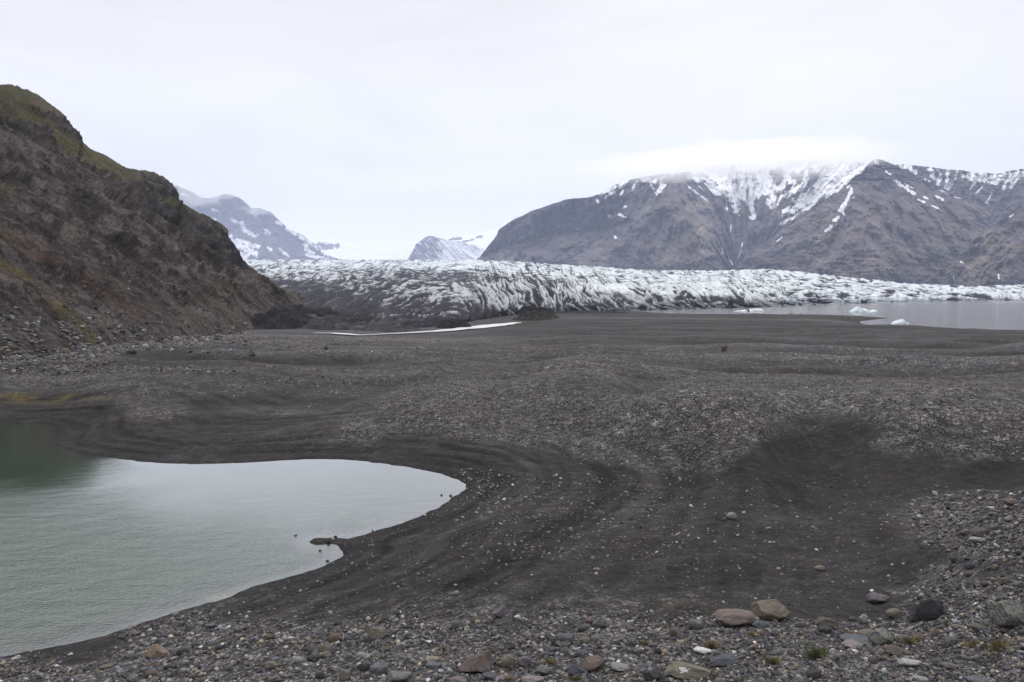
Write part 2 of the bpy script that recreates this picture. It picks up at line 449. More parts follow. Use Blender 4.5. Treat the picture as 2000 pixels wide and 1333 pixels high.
# ------------------------------------------------------------------ ground
def make_ground():
    ang = np.concatenate([np.linspace(-180, -46, 40)[:-1], np.linspace(-46, 46, 1050), np.linspace(46, 180, 40)[1:-1]])
    lr = np.concatenate([np.linspace(math.log(.5), math.log(7), 40)[:-1], np.linspace(math.log(7), math.log(60), 450)[:-1],
                         np.linspace(math.log(60), math.log(330), 290)[:-1], np.linspace(math.log(330), math.log(16000), 50)])
    A, R = np.meshgrid(np.radians(ang), np.exp(lr))
    X = np.sin(A) * R; Y = np.cos(A) * R
    Z, sp, sl = ground(X, Y)
    g = gravel_mask(X, Y, Z)
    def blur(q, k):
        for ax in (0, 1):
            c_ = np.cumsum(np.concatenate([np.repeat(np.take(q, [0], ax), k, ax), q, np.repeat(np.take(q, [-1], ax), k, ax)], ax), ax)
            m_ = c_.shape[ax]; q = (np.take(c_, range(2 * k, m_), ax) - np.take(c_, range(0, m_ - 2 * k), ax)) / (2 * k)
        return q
    local_relief = np.clip((Z - blur(Z, 22)) / (.02 * R ** .72 + .05), -1, 1) * (R > 30) * (R < 330)
    g = np.clip(g + .38 * local_relief, 0, 1)
    sand = np.array([.0265, .0250, .0256]); grav = np.array([.062, .0590, .0610])
    c = sand + (grav - sand) * (g ** .8)[..., None]
    px, py = project(X, Y, Z)
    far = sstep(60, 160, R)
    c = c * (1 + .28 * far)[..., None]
    # brownish, faintly reddish drifts of finer grit
    t = sstep(.05, .45, fbm(X / np.maximum(R, 5) * 9, np.log(R) * 9, 4, 90))
    c = c * (1 + t[..., None] * np.array([.09, .03, -.02]))
    c = c * (1 + .22 * fbm(X / 16, Y / 9, 4, 92))[..., None]
    c = c * (1 + .22 * local_relief)[..., None]  # besides crest gravel, relief shading put into the colour: crests paler, hollows darker
    # long low bars of coarser and finer grit on the far plain
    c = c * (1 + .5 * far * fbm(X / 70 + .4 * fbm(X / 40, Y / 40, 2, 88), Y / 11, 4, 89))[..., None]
    # strandlines round the pond: bands of dark and pale grit that follow the shore
    band = fbm(sp * 1.15 + .8 * fbm(X / 6, Y / 6, 2, 44), X / 40, 3, 95)
    wb = sstep(.2, 1.0, sp) * (1 - sstep(9, 20, sp)) * (1 - .55 * g)
    c = c * (1 + .85 * wb * band)[..., None]
    ln = sstep(.12, .34, pn2(sp * 1.05 + .5 * fbm(X / 7, Y / 7, 2, 46), X / 60 + Y / 45, 96)) * sstep(.6, 1.6, sp) * (1 - sstep(13, 24, sp)) * (1 - .8 * g) * sstep(-.3, .2, fbm(X / 5, Y / 4, 3, 47))
    c = c * (1 - .38 * ln)[..., None]
    wet = (1 - sstep(.05, .9, sp))
    c = c * (1 - .22 * wet * (R < 100))[..., None]
    wetl = (1 - sstep(0, 9, sl)) * (R > 150)
    c = c * (1 - .35 * wetl)[..., None]
    # mossy damp flat at the left
    ms = np.exp(-((px - 60) / 170) ** 2 - ((py - 778) / 11) ** 2) * sstep(-.25, .25, fbm(X / 3, Y / 2, 3, 99))
    c = mixc(c, (.075, .058, .026), np.clip(ms * .9, 0, 1))
    ms = np.exp(-((px - 1850) / 110) ** 2 - ((py - 758) / 14) ** 2) * sstep(-.3, .4, fbm(X / 4, Y / 4, 3, 98))
    c = mixc(c, (.115, .095, .072), np.clip(ms * .6, 0, 1))
    c = c * np.exp(.34 * fbm(X / .9, Y / .9, 3, 103, .6) * (R < 150) + .30 * fbm(X / 4.5, Y / 2.2, 4, 104, .6))[..., None]
    # small rusty and mossy spots on the mounds
    sp2 = sstep(.38, .55, fbm(X / 1.7, Y / 1.7, 3, 101)) * (R < 95) * g
    c = mixc(c, (.10, .082, .045), sp2 * .45)
    P = np.stack([X, Y, Z], -1)
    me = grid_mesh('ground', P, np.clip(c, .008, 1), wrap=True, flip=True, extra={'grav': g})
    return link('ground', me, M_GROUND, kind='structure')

# ------------------------------------------------------------------ water
def make_pond():
    m = mat_water('pond_water_surface', None, 6.5, .055, .75, .03, 1.66, True)
    R = np.exp(np.linspace(math.log(13), math.log(95), 260)); A = np.radians(np.linspace(-64, 4, 300))
    AA, RR = np.meshgrid(A, R); X = np.sin(AA) * RR; Y = np.cos(AA) * RR
    sp = sdist(X, Y, POND)
    px, py = project(X, Y, np.full_like(X, POND_Z))
    shallow = sstep(-2.5, 0, sp)
    deep = np.array([.014, .043, .021]); sh = np.array([.028, .038, .030])
    c = deep + (sh - deep) * shallow[..., None]
    alg = sstep(.22, .40, fbm(X / .9, Y / .9, 4, 120)) * np.exp(-((px - 640) / 170) ** 2 - ((py - 1010) / 32) ** 2)
    alg = np.maximum(alg, np.exp(-((px - 432) / 28) ** 2 - ((py - 1167) / 5) ** 2))
    c = mixc(c, (.30, .27, .13), np.clip(alg, 0, 1) * .28)
    rip = .035 + .03 * sstep(500, 200, px) + .95 * sstep(925, 1130, py + 26 * fbm(X / 4, Y / 4, 2, 33))
    rip = rip * (1 - .55 * sstep(-1.2, 0, sp))
    P = np.stack([X, Y, np.full_like(X, POND_Z)], -1)
    keep = sp < 1.2
    me = cut_grid('pond', P, keep, c, {'calm': rip})
    link('pond', me, m, kind='structure')

def cut_grid(name, P, keep, col, extra):
    n, m, _ = P.shape; idx = np.arange(n * m).reshape(n, m)
    a, b, c, d = idx[:-1, :-1], idx[:-1, 1:], idx[1:, 1:], idx[1:, :-1]
    k = keep[:-1, :-1] | keep[:-1, 1:] | keep[1:, 1:] | keep[1:, :-1]
    q = np.stack([a, d, c, b], -1)[k]
    used = np.unique(q); mp = np.full(n * m, -1); mp[used] = np.arange(len(used)); q = mp[q]
    return raw_mesh(name, P.reshape(-1, 3)[used], q.ravel(), np.full(len(q), 4), col.reshape(-1, 3)[used],
                    extra={kk: v.reshape(-1)[used] for kk, v in extra.items()})

def make_lagoon():
    m = mat_water('lagoon_water_surface', None, .9, .07, .5, .14)
    R = np.exp(np.linspace(math.log(190), math.log(4200), 120)); A = np.radians(np.linspace(-2, 70, 160))
    AA, RR = np.meshgrid(A, R); X = np.sin(AA) * RR; Y = np.cos(AA) * RR
    sl = sdist(X, Y, LAG)
    c = np.broadcast_to(np.array([.17, .163, .170]), X.shape + (3,)).copy()
    rip = .55 + .45 * fbm(X / 130, Y / 60, 3, 140)
    P = np.stack([X, Y, np.zeros_like(X)], -1)
    me = cut_grid('lagoon', P, (sl < 8), c, {'calm': rip})
    link('lagoon', me, m, kind='structure')

def make_stream():
    m = mat_water('meltwater_surface', None, 1.5, .02, .4, .5)
    S = STREAM; pts = []
    for i in range(len(S) - 1):
        for t in np.linspace(0, 1, 14, endpoint=False): pts.append(S[i] * (1 - t) + S[i + 1] * t)
    pts = np.array(pts); w = prof(pts[:, 0], [(-66, .5), (-52, 1.8), (-40, 1.2), (-24, 3.0), (-8, 5.0), (0, 3.2), (5, .5)]) * (1 + .5 * fbm(pts[:, 0] / 12, pts[:, 1] / 12, 2, 150))
    T = np.gradient(pts, axis=0); T /= np.linalg.norm(T, axis=1)[:, None]; N = np.stack([-T[:, 1], T[:, 0]], -1)
    P = np.stack([np.concatenate([pts + N * w[:, None] * k, np.full((len(pts), 1), .42)], 1) for k in (-1, -.5, 0, .5, 1)], 1)
    me = grid_mesh('stream', P, np.broadcast_to(.40 + .16 * fbm(P[..., 0] / 9, P[..., 1] / 4, 3, 152)[..., None], P.shape), extra={'calm': np.full(P.shape[:2], .5)})
    o = link('stream', me, m, kind='structure')
    p = hit_ground([468], [646])[0][0]; a_ = np.linspace(0, 2 * np.pi, 40, endpoint=False); rr = 1 + .4 * fbm(np.cos(a_) * 2, np.sin(a_) * 2, 3, 153)
    ring = np.stack([np.stack([p[0] + np.cos(a_) * 3.0 * k * rr, p[1] + np.sin(a_) * 9 * k * rr, np.full(40, p[2] + .12)], -1) for k in (.02, .5, 1)], 0)
    link('meltwater_pool', grid_mesh('meltwater_pool', ring, np.full(ring.shape, .55), wrap=True, extra={'calm': np.full(ring.shape[:2], .5)}), m, kind='structure')

# ------------------------------------------------------------------ left hillside
HF0 = at_z(-20, 722, 3.4)[:2]; HF1 = at_z(482, 643, 1.0)[:2]
HT = (HF1 - HF0) / np.linalg.norm(HF1 - HF0); HN = np.array([-HT[1], HT[0]])      # along the foot / up the slope
HSKY = [(-700, 30), (-400, 85), (-200, 122), (0, 163), (30, 168), (60, 179), (90, 197), (118, 216), (128, 228), (140, 246), (150, 256), (158, 274), (180, 290), (205, 304), (240, 327), (262, 333), (292, 336),
        (318, 345), (334, 358), (344, 374), (349, 394), (380, 414), (412, 426), (430, 438), (443, 452), (448, 464), (456, 480), (470, 503), (490, 522), (515, 541), (545, 560), (580, 578), (640, 596), (720, 610)]
def make_hill():
    px = np.linspace(-620, 700, 1000); n = 430
    top = prof(px, HSKY) ; bot = prof(px, [(-700, 850), (0, 752), (200, 712), (400, 676), (480, 660), (700, 632)])
    t = np.linspace(0, 1, n)[:, None]
    PX = np.broadcast_to(px, (n, len(px))); PY = bot + (top - bot) * t
    a, s = ray(PX, PY)
    k = HN[0] * a + HN[1]; c0 = HN @ HF0
    TS = .74
    # z = 3 + TS*(d*k - c0) = EYE + s*d
    d = (EYE - 3 + TS * c0) / np.maximum(TS * k - s, .012)
    d = np.minimum(d, 1500)
    P = np.stack([a * d, d, EYE + s * d], -1)
    X, Y, Z = P[..., 0], P[..., 1], P[..., 2]
    u = (X - HF0[0]) * HT[0] + (Y - HF0[1]) * HT[1]; v = (X - HF0[0]) * HN[0] + (Y - HF0[1]) * HN[1]
    below = PY - top                         # distance under the skyline, photo pixels
    sc = np.clip(d / 260, .3, 2.5)
    us = u + .35 * v                         # gullies run down and towards the glacier
    gul = fbm(us / 26, v / 130, 4, 200)
    fold = ridged(us / 60, v / 90 + .4 * fbm(u / 50, v / 50, 2, 205), 4, 207)
    rough = fbm(u / 9, v / 9, 5, 210, .6)
    crag = sstep(.30, .62, fbm(u / 70, v / 24, 4, 215) + .42 * sstep(130, 30, below) * sstep(200, 300, PX) + .30 * sstep(90, 20, below) * sstep(60, 120, PX) - .05)
    lowr = np.exp(-((PX - 455) / 75) ** 2 - ((PY - 585) / 50) ** 2)
    crag = np.clip(crag + .5 * lowr * sstep(-.2, .3, fbm(u / 18, v / 14, 4, 218)), 0, 1)
    crag = np.maximum(crag * .8, line_mask(PX, PY, [([(215, 372), (262, 392), (330, 420), (400, 452)], 9), ([(270, 344), (320, 356), (346, 390)], 10), ([(100, 230), (132, 252), (157, 276)], 8), ([(215, 466), (262, 481)], 6), ([(288, 498), (345, 512), (402, 521)], 7),
        ([(0, 326), (52, 354)], 5), ([(356, 426), (430, 474), (456, 506)], 20), ([(0, 232), (40, 250), (90, 262)], 6), ([(140, 392), (200, 418)], 6), ([(60, 430), (110, 452)], 5), ([(420, 560), (470, 590)], 7), ([(300, 560), (360, 590)], 6), ([(90, 505), (150, 540)], 6), ([(30, 590), (80, 625)], 8), ([(180, 560), (230, 590)], 5)]))
    ter = np.abs(((v / 17 + .7 * fbm(u / 35, v / 35, 3, 220)) % 1) - .5) * 2
    A_ = PX * .82 + PY * .57; B_ = PY * .82 - PX * .57
    wA = A_ + 10 * fbm(PX / 26, PY / 26, 3, 236); wB = B_ + 6 * fbm(PX / 22, PY / 22, 3, 237)
    led = ridged(wA / 85, wB / 24, 4, 238, .5) - .45
    foot = sstep(0, 14, v)
    disp = foot * sc * (1.8 * led + 4.6 * gul + 5.0 * (fold - .5) + 1.6 * rough + crag * (2.6 * ter + 2.8 * ridged(us / 14, v / 40, 4, 224) - 1.2))
    nrm = np.array([-TS * HN[0], -TS * HN[1], 1.0]); nrm /= np.linalg.norm(nrm)
    edge = sstep(0, 34, below) * .80 + .20
    P = P + nrm * (disp * edge)[..., None]
    P[..., 2] -= (1 - sstep(-2, 5, v)) * 2.5
    # colours
    base = np.array([.058, .0495, .0460])
    c = np.broadcast_to(base, P.shape).copy()
    c = c * (1 + .45 * fbm(us / 20, v / 110, 4, 230) + .25 * fbm(u / 7, v / 16, 3, 233))[..., None]
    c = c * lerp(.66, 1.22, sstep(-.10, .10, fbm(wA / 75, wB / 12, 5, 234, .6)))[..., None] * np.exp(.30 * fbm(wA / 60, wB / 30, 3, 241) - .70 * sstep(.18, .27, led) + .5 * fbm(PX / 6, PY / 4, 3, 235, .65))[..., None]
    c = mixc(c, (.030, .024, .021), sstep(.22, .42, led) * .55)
    red = np.exp(-(((PY - prof(PX, [(0, 440), (200, 560), (330, 640), (600, 700)])) / 42) ** 2)) * sstep(-.1, .35, fbm(us / 12, v / 70, 3, 240))
    c = mixc(c, (.064, .042, .038), np.clip(red, 0, 1) * .75)
    c = mixc(c, (.088, .074, .060), np.clip(lowr * 1.1 * sstep(-.3, .3, rough), 0, 1) * .7)
    stony = sstep(prof(PX, [(0, 600), (200, 600), (400, 610), (480, 620)]) - 30, prof(PX, [(0, 690), (480, 650)]), PY)
    c = mixc(c, (.072, .066, .062), np.clip(stony * sstep(-.25, .3, fbm(u / 3, v / 3, 4, 244)), 0, 1) * .8)
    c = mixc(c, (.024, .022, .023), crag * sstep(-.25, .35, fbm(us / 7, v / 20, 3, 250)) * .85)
    # moss and grass
    mb = np.exp(-(below / prof(PX, [(0, 55), (120, 50), (300, 46), (450, 26)])) ** 2) * 1.05
    band = np.exp(-(((PY - prof(PX, [(0, 190), (100, 262), (200, 322), (300, 380), (400, 440), (460, 470)])) / 24) ** 2)) * .95
    pat = 0
    for cx, cy, rx, ry, k_ in ((20, 345, 70, 22, .7), (20, 520, 60, 16, .9), (50, 548, 40, 10, .7), (120, 610, 50, 12, .8), (155, 635, 40, 12, .9), (178, 655, 22, 10, 1.0), (240, 470, 40, 12, .7),
                               (10, 455, 30, 10, .5), (60, 405, 60, 10, .4), (200, 410, 60, 14, .5), (395, 490, 25, 35, .5), (150, 330, 60, 12, .5)):
        q = ((PX - cx) + (PY - cy) * .3) / rx; w_ = ((PY - cy) - (PX - cx) * .55) / ry
        pat = np.maximum(pat, k_ * np.exp(-q * q - w_ * w_))
    moss = np.clip(np.maximum(np.maximum(mb, band), pat * 1.15) - .42 + .75 * fbm(us / 22, v / 30, 5, 260, .62) - .5 * crag, 0, 1)
    moss = sstep(.03, .42, moss)
    gcol = lerp(np.array([.070, .057, .031]), np.array([.054, .055, .022]), sstep(-.2, .3, fbm(u / 16, v / 16, 3, 265))[..., None])
    c = c * (1 - .85 * moss[..., None]) + gcol * (.85 * moss[..., None])
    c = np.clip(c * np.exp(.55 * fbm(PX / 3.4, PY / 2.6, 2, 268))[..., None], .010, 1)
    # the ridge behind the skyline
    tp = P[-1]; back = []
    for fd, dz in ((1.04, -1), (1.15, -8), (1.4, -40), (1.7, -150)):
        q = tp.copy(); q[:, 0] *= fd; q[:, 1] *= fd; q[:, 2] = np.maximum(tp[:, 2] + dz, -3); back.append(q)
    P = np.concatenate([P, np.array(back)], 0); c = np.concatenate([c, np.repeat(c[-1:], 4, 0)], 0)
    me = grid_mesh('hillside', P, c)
    return link('hillside', me, M_HILL, kind='structure'), P

# ------------------------------------------------------------------ mountains
def line_mask(PX, PY, lines):
    m = np.zeros(PX.shape)
    for pts, w in lines:
        p = np.array(pts, float)
        lo = p.min(0) - 4 * w; hi = p.max(0) + 4 * w
        k = (PX > lo[0]) & (PX < hi[0]) & (PY > lo[1]) & (PY < hi[1])
        if not k.any(): continue
        x = PX[k]; y = PY[k]
        dd = seg_dist(x, y, p, False) + w * .9 * pn2(x / 8, y / 8, 3) + w * .7 * pn2(x / 3.2, y / 3.2, 4)
        m[k] = np.maximum(m[k], np.clip(1.05 - .5 * dd / w, 0, 1))
    return m

def mountain(name, x0, x1, ncol, nrow, sky, foot, dfoot, cot, relief, colf, snowf, dfun=None):
    px = np.linspace(x0, x1, ncol); top = prof(px, sky) + 1.6 * fbm(px / 14, px * 0, 4, int(x0) % 31, .6); bot = prof(px, foot)
    t = np.linspace(0, 1, nrow)
    PX = np.broadcast_to(px, (nrow, ncol)); PY = bot + (top - bot) * t[:, None]
    a, s = ray(PX, PY)
    d = np.empty_like(PX); z = np.empty_like(PX)
    d[0] = prof(px, dfoot); z[0] = EYE + s[0] * d[0]
    C = cot(PX, PY, t[:, None])
    for i in range(1, nrow):
        c = C[i]
        d[i] = (d[i - 1] + c * (EYE - z[i - 1])) / np.maximum(1 - c * s[i], .25)
        z[i] = EYE + s[i] * d[i]
    d = d + relief(PX, PY, t[:, None])
    P = np.stack([a * d, d, EYE + s * d], -1)
    col = np.clip(colf(PX, PY, t[:, None]), .01, 1); sn = snowf(PX, PY, t[:, None])
    tp = P[-1]; back = []
    for fd, fz in ((1.03, .985), (1.12, .85), (1.3, .3), (1.4, -.01)):
        q = tp.copy(); q[:, 0] *= fd; q[:, 1] *= fd; q[:, 2] = tp[:, 2] * fz; back.append(q)
    P = np.concatenate([P, np.array(back)], 0)
    col = np.concatenate([col, np.repeat(col[-1:], 4, 0)], 0); sn = np.concatenate([sn, np.repeat(sn[-1:], 4, 0)], 0)
    me = grid_mesh(name, P, col, extra={'snow': sn})
    return link(name, me, M_MOUNT, kind='structure')

def crags(PX, PY, th, seed, la=60, lb=15):
    c_, s_ = math.cos(math.radians(th)), math.sin(math.radians(th))
    x = PX + 9 * fbm(PX / 24, PY / 24, 3, seed); y = PY + 6 * fbm(PX / 20, PY / 20, 3, seed + 1)
    return sstep(.08, .42, ridged((x * c_ + y * s_) / la, (-x * s_ + y * c_) / lb, 4, seed + 2, .55) - .40)

def fan(PX, PY, cx, cy):
    """polar coordinates round a summit, for gullies that run down from it"""
    dx = PX - cx; dy = np.maximum(PY - cy, -20) + 34
    return np.arctan2(dx, dy), np.hypot(dx, dy)

GREY = np.array([.128, .112, .118]); TAN = np.array([.178, .147, .108]); DARK = np.array([.054, .050, .060])

def make_mountains():
    # -- cliff massif with the snow bowl
    skyA = [(920, 512), (936, 504), (948, 488), (962, 470), (970, 460), (974, 449), (985, 441), (1000, 431), (1040, 412), (1080, 398), (1108, 389), (1150, 386), (1172, 379), (1200, 362), (1230, 352), (1262, 345),
            (1295, 340), (1320, 338), (1360, 334), (1400, 326), (1450, 318), (1500, 314), (1560, 316), (1620, 314), (1680, 316), (1760, 320)]
    footA = [(920, 520), (1000, 524), (1300, 540), (1500, 545), (1760, 560)]
    cliff_base = [(920, 500), (970, 490), (1000, 476), (1060, 462), (1120, 452), (1200, 440), (1260, 425), (1300, 400)]
    def cotA(PX, PY, t):
        up = PY < prof(PX, cliff_base)
        leftw = 1 - sstep(1180, 1300, PX)
        top = sstep(395, 385, PY)
        return np.where(up, lerp(1.5, .35, leftw * (1 - top * .8)), 1.75)
    def gulA(PX, PY):
        ph, r = fan(PX, PY, 1312, 335)
        g = fbm(ph * 5.5 + .5 * fbm(PX / 50, PY / 50, 3, 300), r / 70, 4, 301, .5)
        ph2 = np.arctan2(PX - 1448, 560 - PY)
        g = .55 * g + .5 * (ridged(ph * 5 + .3 * fbm(PX / 30, PY / 30, 3, 308), r / 150, 4, 307, .5) - .45)
        g2 = fbm(ph2 * 15 + .25 * fbm(PX / 40, PY / 40, 3, 303), np.hypot(PX - 1448, PY - 560) / 90, 4, 305, .55)
        w = sstep(1370, 1420, PX)
        return g * (1 - w) + g2 * w
    def relA(PX, PY, t):
        g = gulA(PX, PY)
        gully = 420 * np.exp(-((PX - prof(PY, [(330, 1500), (400, 1460), (450, 1448), (520, 1440)])) / 48) ** 2)
        rib = -320 * np.exp(-((PX - prof(PY, [(340, 1308), (400, 1320), (460, 1370), (530, 1400)])) / 34) ** 2) * sstep(340, 390, PY)
        rib2 = -220 * np.exp(-((PX - prof(PY, [(390, 1290), (430, 1240), (480, 1200), (540, 1150)])) / 26) ** 2) * sstep(395, 420, PY)
        up = sstep(6, -6, PY - prof(PX, cliff_base)) * (1 - sstep(1180, 1300, PX))
        col = up * 160 * ridged(PX / 17 + .5 * fbm(PX / 20, PY / 20, 2, 309), PY / 140, 3, 310)
        return gully + rib + rib2 + 300 * g - col + 150 * fbm((PX + PY) / 46, (PY - .4 * PX) / 34, 5, 312, .55)
    def colA(PX, PY, t):
        g = gulA(PX, PY)
        c = np.broadcast_to(GREY, PX.shape + (3,)).copy()
        c = mixc(c, TAN, np.clip(sstep(.0, .5, fbm(PX / 45, PY / 22, 4, 320) + .25 * np.exp(-((PX - 1330) / 80) ** 2 - ((PY - 460) / 50) ** 2)), 0, 1) * .75)
        c = mixc(c, (.10, .098, .048), sstep(.15, .5, fbm(PX / 30, PY / 12, 4, 322)) * np.exp(-((PX - 1300) / 120) ** 2 - ((PY - 500) / 30) ** 2) * .8)
        up = sstep(8, -4, PY - prof(PX, cliff_base)) * (1 - sstep(1180, 1300, PX)) * sstep(0, 1, t * 1.0 + .5)
        c = mixc(c, TAN, np.exp(-((PY - prof(PX, cliff_base) - 14) / 9) ** 2) * sstep(960, 985, PX) * (1 - sstep(1120, 1180, PX)) * .6)
        c = mixc(c, DARK, up * (.70 + .30 * sstep(-.3, .3, fbm(PX / 9, PY / 70, 3, 324))))
        c = mixc(c, DARK * .8, crags(PX, PY, -28, 331) * .6 * sstep(-.3, .25, fbm(PX / 70, PY / 40, 2, 334)))
        c = mixc(c, TAN * 1.05, np.exp(-((PX - prof(PY, [(385, 1322), (430, 1335), (480, 1350)])) / 40) ** 2) * sstep(375, 400, PY) * sstep(-.3, .2, fbm(PX / 16, PY / 10, 3, 335)) * .6)
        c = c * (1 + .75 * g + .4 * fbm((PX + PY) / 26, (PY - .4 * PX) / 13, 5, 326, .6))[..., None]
        return c
    linesA = [([(1170, 381), (1200, 368), (1222, 355)], 3.2), ([(1180, 388), (1205, 372), (1220, 360)], 2.6), ([(1245, 352), (1262, 352), (1280, 354)], 3.6), ([(1240, 360), (1236, 372)], 2.2), ([(1295, 345), (1292, 360), (1282, 378)], 2.8),
              ([(1300, 362), (1288, 376)], 1.8), ([(1218, 370), (1213, 380)], 2), ([(1166, 392), (1168, 396)], 2.2), ([(1190, 422), (1198, 424)], 2.6), ([(1210, 420), (1222, 426)], 2.2), ([(1217, 406), (1222, 404)], 1.8), ([(1272, 362), (1276, 368)], 1.8), ([(1200, 462), (1202, 465)], 1.6),
              ([(1440, 340), (1430, 385), (1438, 410)], 7), ([(1400, 350), (1425, 375), (1436, 400)], 4), ([(1460, 345), (1465, 390), (1472, 425)], 5), ([(1490, 370), (1520, 392), (1506, 408)], 4), ([(1540, 350), (1560, 365), (1520, 392), (1500, 395)], 5),
              ([(1660, 345), (1600, 385), (1545, 410), (1530, 417)], 6), ([(1640, 370), (1590, 398), (1550, 425), (1525, 437)], 2.6), ([(1660, 330), (1640, 350), (1600, 372), (1560, 395)], 9), ([(1365, 352), (1400, 368), (1430, 390)], 2.4), ([(1345, 365), (1385, 395)], 1.5),
              ([(1350, 348), (1390, 352), (1430, 352)], 5), ([(1576, 340), (1570, 362), (1560, 372)], 4), ([(1615, 335), (1606, 352), (1590, 368)], 5), ([(1415, 355), (1420, 410)], 2), ([(1428, 440), (1427, 452)], 1.3), ([(1410, 480), (1411, 496)], 1.1), ([(1450, 475), (1447, 490), (1441, 505)], 1.1), ([(1461, 490), (1454, 510)], 1.2), ([(1422, 505), (1430, 515), (1431, 522)], .8)]
    def snA(PX, PY, t):
        g = gulA(PX, PY)
        bowl = sstep(1365, 1400, PX) * (1 - sstep(0, 1, (PY - prof(PX, [(1380, 352), (1420, 372), (1450, 376), (1500, 362), (1540, 352), (1600, 362), (1700, 372)])) / 38))
        rim = sstep(1230, 1270, PX) * sstep(352, 338, PY) * .55
        s = np.maximum(bowl, rim) * (1.0 + 1.15 * g + .5 * fbm((PX + PY) / 16, (PY - .4 * PX) / 12, 4, 330))
        s = s - .9 * np.exp(-((PX - 1550) / 26) ** 2 - ((PY - 350) / 17) ** 2) - .8 * np.exp(-((PX - 1590) / 12) ** 2 - ((PY - 350) / 17) ** 2)- .5 * np.exp(-((PX - 1510) / 20) ** 2 - ((PY - 340) / 14) ** 2)
        ph, r = fan(PX, PY, 1312, 335)
        st = sstep(.22, .5, pn2(ph * 26, r / 90, 336)) * sstep(1335, 1360, PX) * (1 - sstep(1440, 1470, PX)) * (1 - sstep(385, 402, PY + .25 * (1440 - PX)))
        return np.clip(np.maximum(np.maximum(s, st * .9), line_mask(PX, PY, linesA)), 0, 1)
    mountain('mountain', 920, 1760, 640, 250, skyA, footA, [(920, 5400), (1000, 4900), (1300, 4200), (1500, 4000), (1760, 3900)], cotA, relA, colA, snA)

    # -- ridge at the back right
    skyC = [(1690, 330), (1740, 322), (1762, 321), (1800, 325), (1850, 331), (1885, 334), (1905, 339), (1925, 338), (1948, 340), (1972, 334), (2000, 330), (2100, 318), (2400, 300)]
    footC = [(1690, 470), (1900, 480), (2400, 480)]
    linesC = [([(1758, 324), (1772, 328), (1788, 337)], 3), ([(1770, 324), (1786, 335)], 4), ([(1816, 330), (1822, 345), (1832, 358)], 4.5), ([(1830, 332), (1838, 344), (1826, 352)], 2), ([(1851, 333), (1850, 350), (1848, 366)], 3), ([(1870, 333), (1862, 352), (1852, 368)], 2.6), ([(1882, 340), (1880, 352)], 2.4), ([(1796, 344), (1815, 354)], 2),
              ([(1895, 345), (1930, 350), (1970, 346), (2010, 338), (2100, 330)], 7.5), ([(1908, 352), (1900, 364)], 2.2), ([(1965, 352), (1958, 368)], 4), ([(1985, 352), (1975, 366)], 3), ([(1918, 366), (1906, 378)], 1.6), ([(1898, 362), (1896, 370)], 1.4), ([(1937, 378), (1930, 392)], 1.5), ([(1838, 350), (1830, 362)], 2.5), ([(1926, 394), (1934, 402)], 2), ([(1948, 350), (1940, 358)], 3)]
    def gulC(PX, PY): return fbm((PX + .5 * (PY - 330)) / 11, PY / 60, 4, 340)
    mountain('mountain', 1690, 2400, 380, 110, skyC, footC, [(1690, 4300), (2400, 4300)], lambda X, Y, t: 1.2 + 0 * X,
             lambda X, Y, t: 200 * gulC(X, Y) + 90 * fbm(X / 16, Y / 10, 4, 342, .6),
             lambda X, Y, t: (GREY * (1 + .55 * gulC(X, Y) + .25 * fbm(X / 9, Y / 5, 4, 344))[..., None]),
             lambda X, Y, t: np.clip(np.maximum(line_mask(X, Y, linesC), .45 * sstep(2020, 2100, X) * (1 - sstep(350, 380, Y))), 0, 1))

    # -- pyramid shaped front peak
    skyB = [(1400, 552), (1440, 520), (1480, 486), (1520, 455), (1560, 430), (1600, 402), (1630, 382), (1650, 366), (1662, 352), (1667, 346), (1682, 338), (1688, 330), (1694, 322), (1706, 313), (1714, 311), (1726, 314), (1742, 320), (1760, 330), (1790, 346), (1830, 368), (1870, 386), (1905, 398), (1925, 408), (1960, 450), (2000, 500), (2040, 560)]
    footB = [(1400, 568), (1600, 572), (2040, 590)]
    linesB = [([(1663, 370), (1657, 388)], 3.2), ([(1652, 393), (1648, 404), (1640, 412)], 4), ([(1647, 416), (1649, 420)], 1.5), ([(1638, 425), (1628, 432)], 2.6), ([(1623, 443), (1614, 450)], 3.4), ([(1660, 362), (1656, 366)], 2), ([(1748, 354), (1766, 366), (1786, 379)], 2.8), ([(1711, 316), (1714, 320)], 3), ([(1730, 336), (1739, 341)], 1.8), ([(1594, 472), (1601, 470)], 1.1), ([(1748, 468), (1749, 470)], 1.2),
              ([(1793, 390), (1806, 396)], 1.6), ([(1806, 386), (1812, 389)], 1.6), ([(1828, 384), (1841, 390)], 1.7), ([(1820, 402), (1832, 407)], 1.3), ([(1838, 371), (1850, 376)], 1.6), ([(1780, 367), (1792, 372)], 1.3), ([(1866, 384), (1878, 388)], 1.4), ([(1517, 472), (1527, 464)], 1.2), ([(1765, 357), (1780, 366)], 1), ([(1666, 388), (1670, 385)], 1.3), ([(1550, 421), (1580, 405), (1600, 395)], 1.4), ([(1535, 440), (1560, 424)], 1.2)]
    def gulB(PX, PY):
        ph, r = fan(PX, PY, 1712, 306)
        return .5 * fbm(ph * 6 + .45 * fbm(PX / 44, PY / 44, 3, 350), r / 80, 4, 351, .5) + .5 * (ridged(ph * 6 + .35 * fbm(PX / 26, PY / 26, 3, 354), r / 170, 4, 353, .5) - .45)
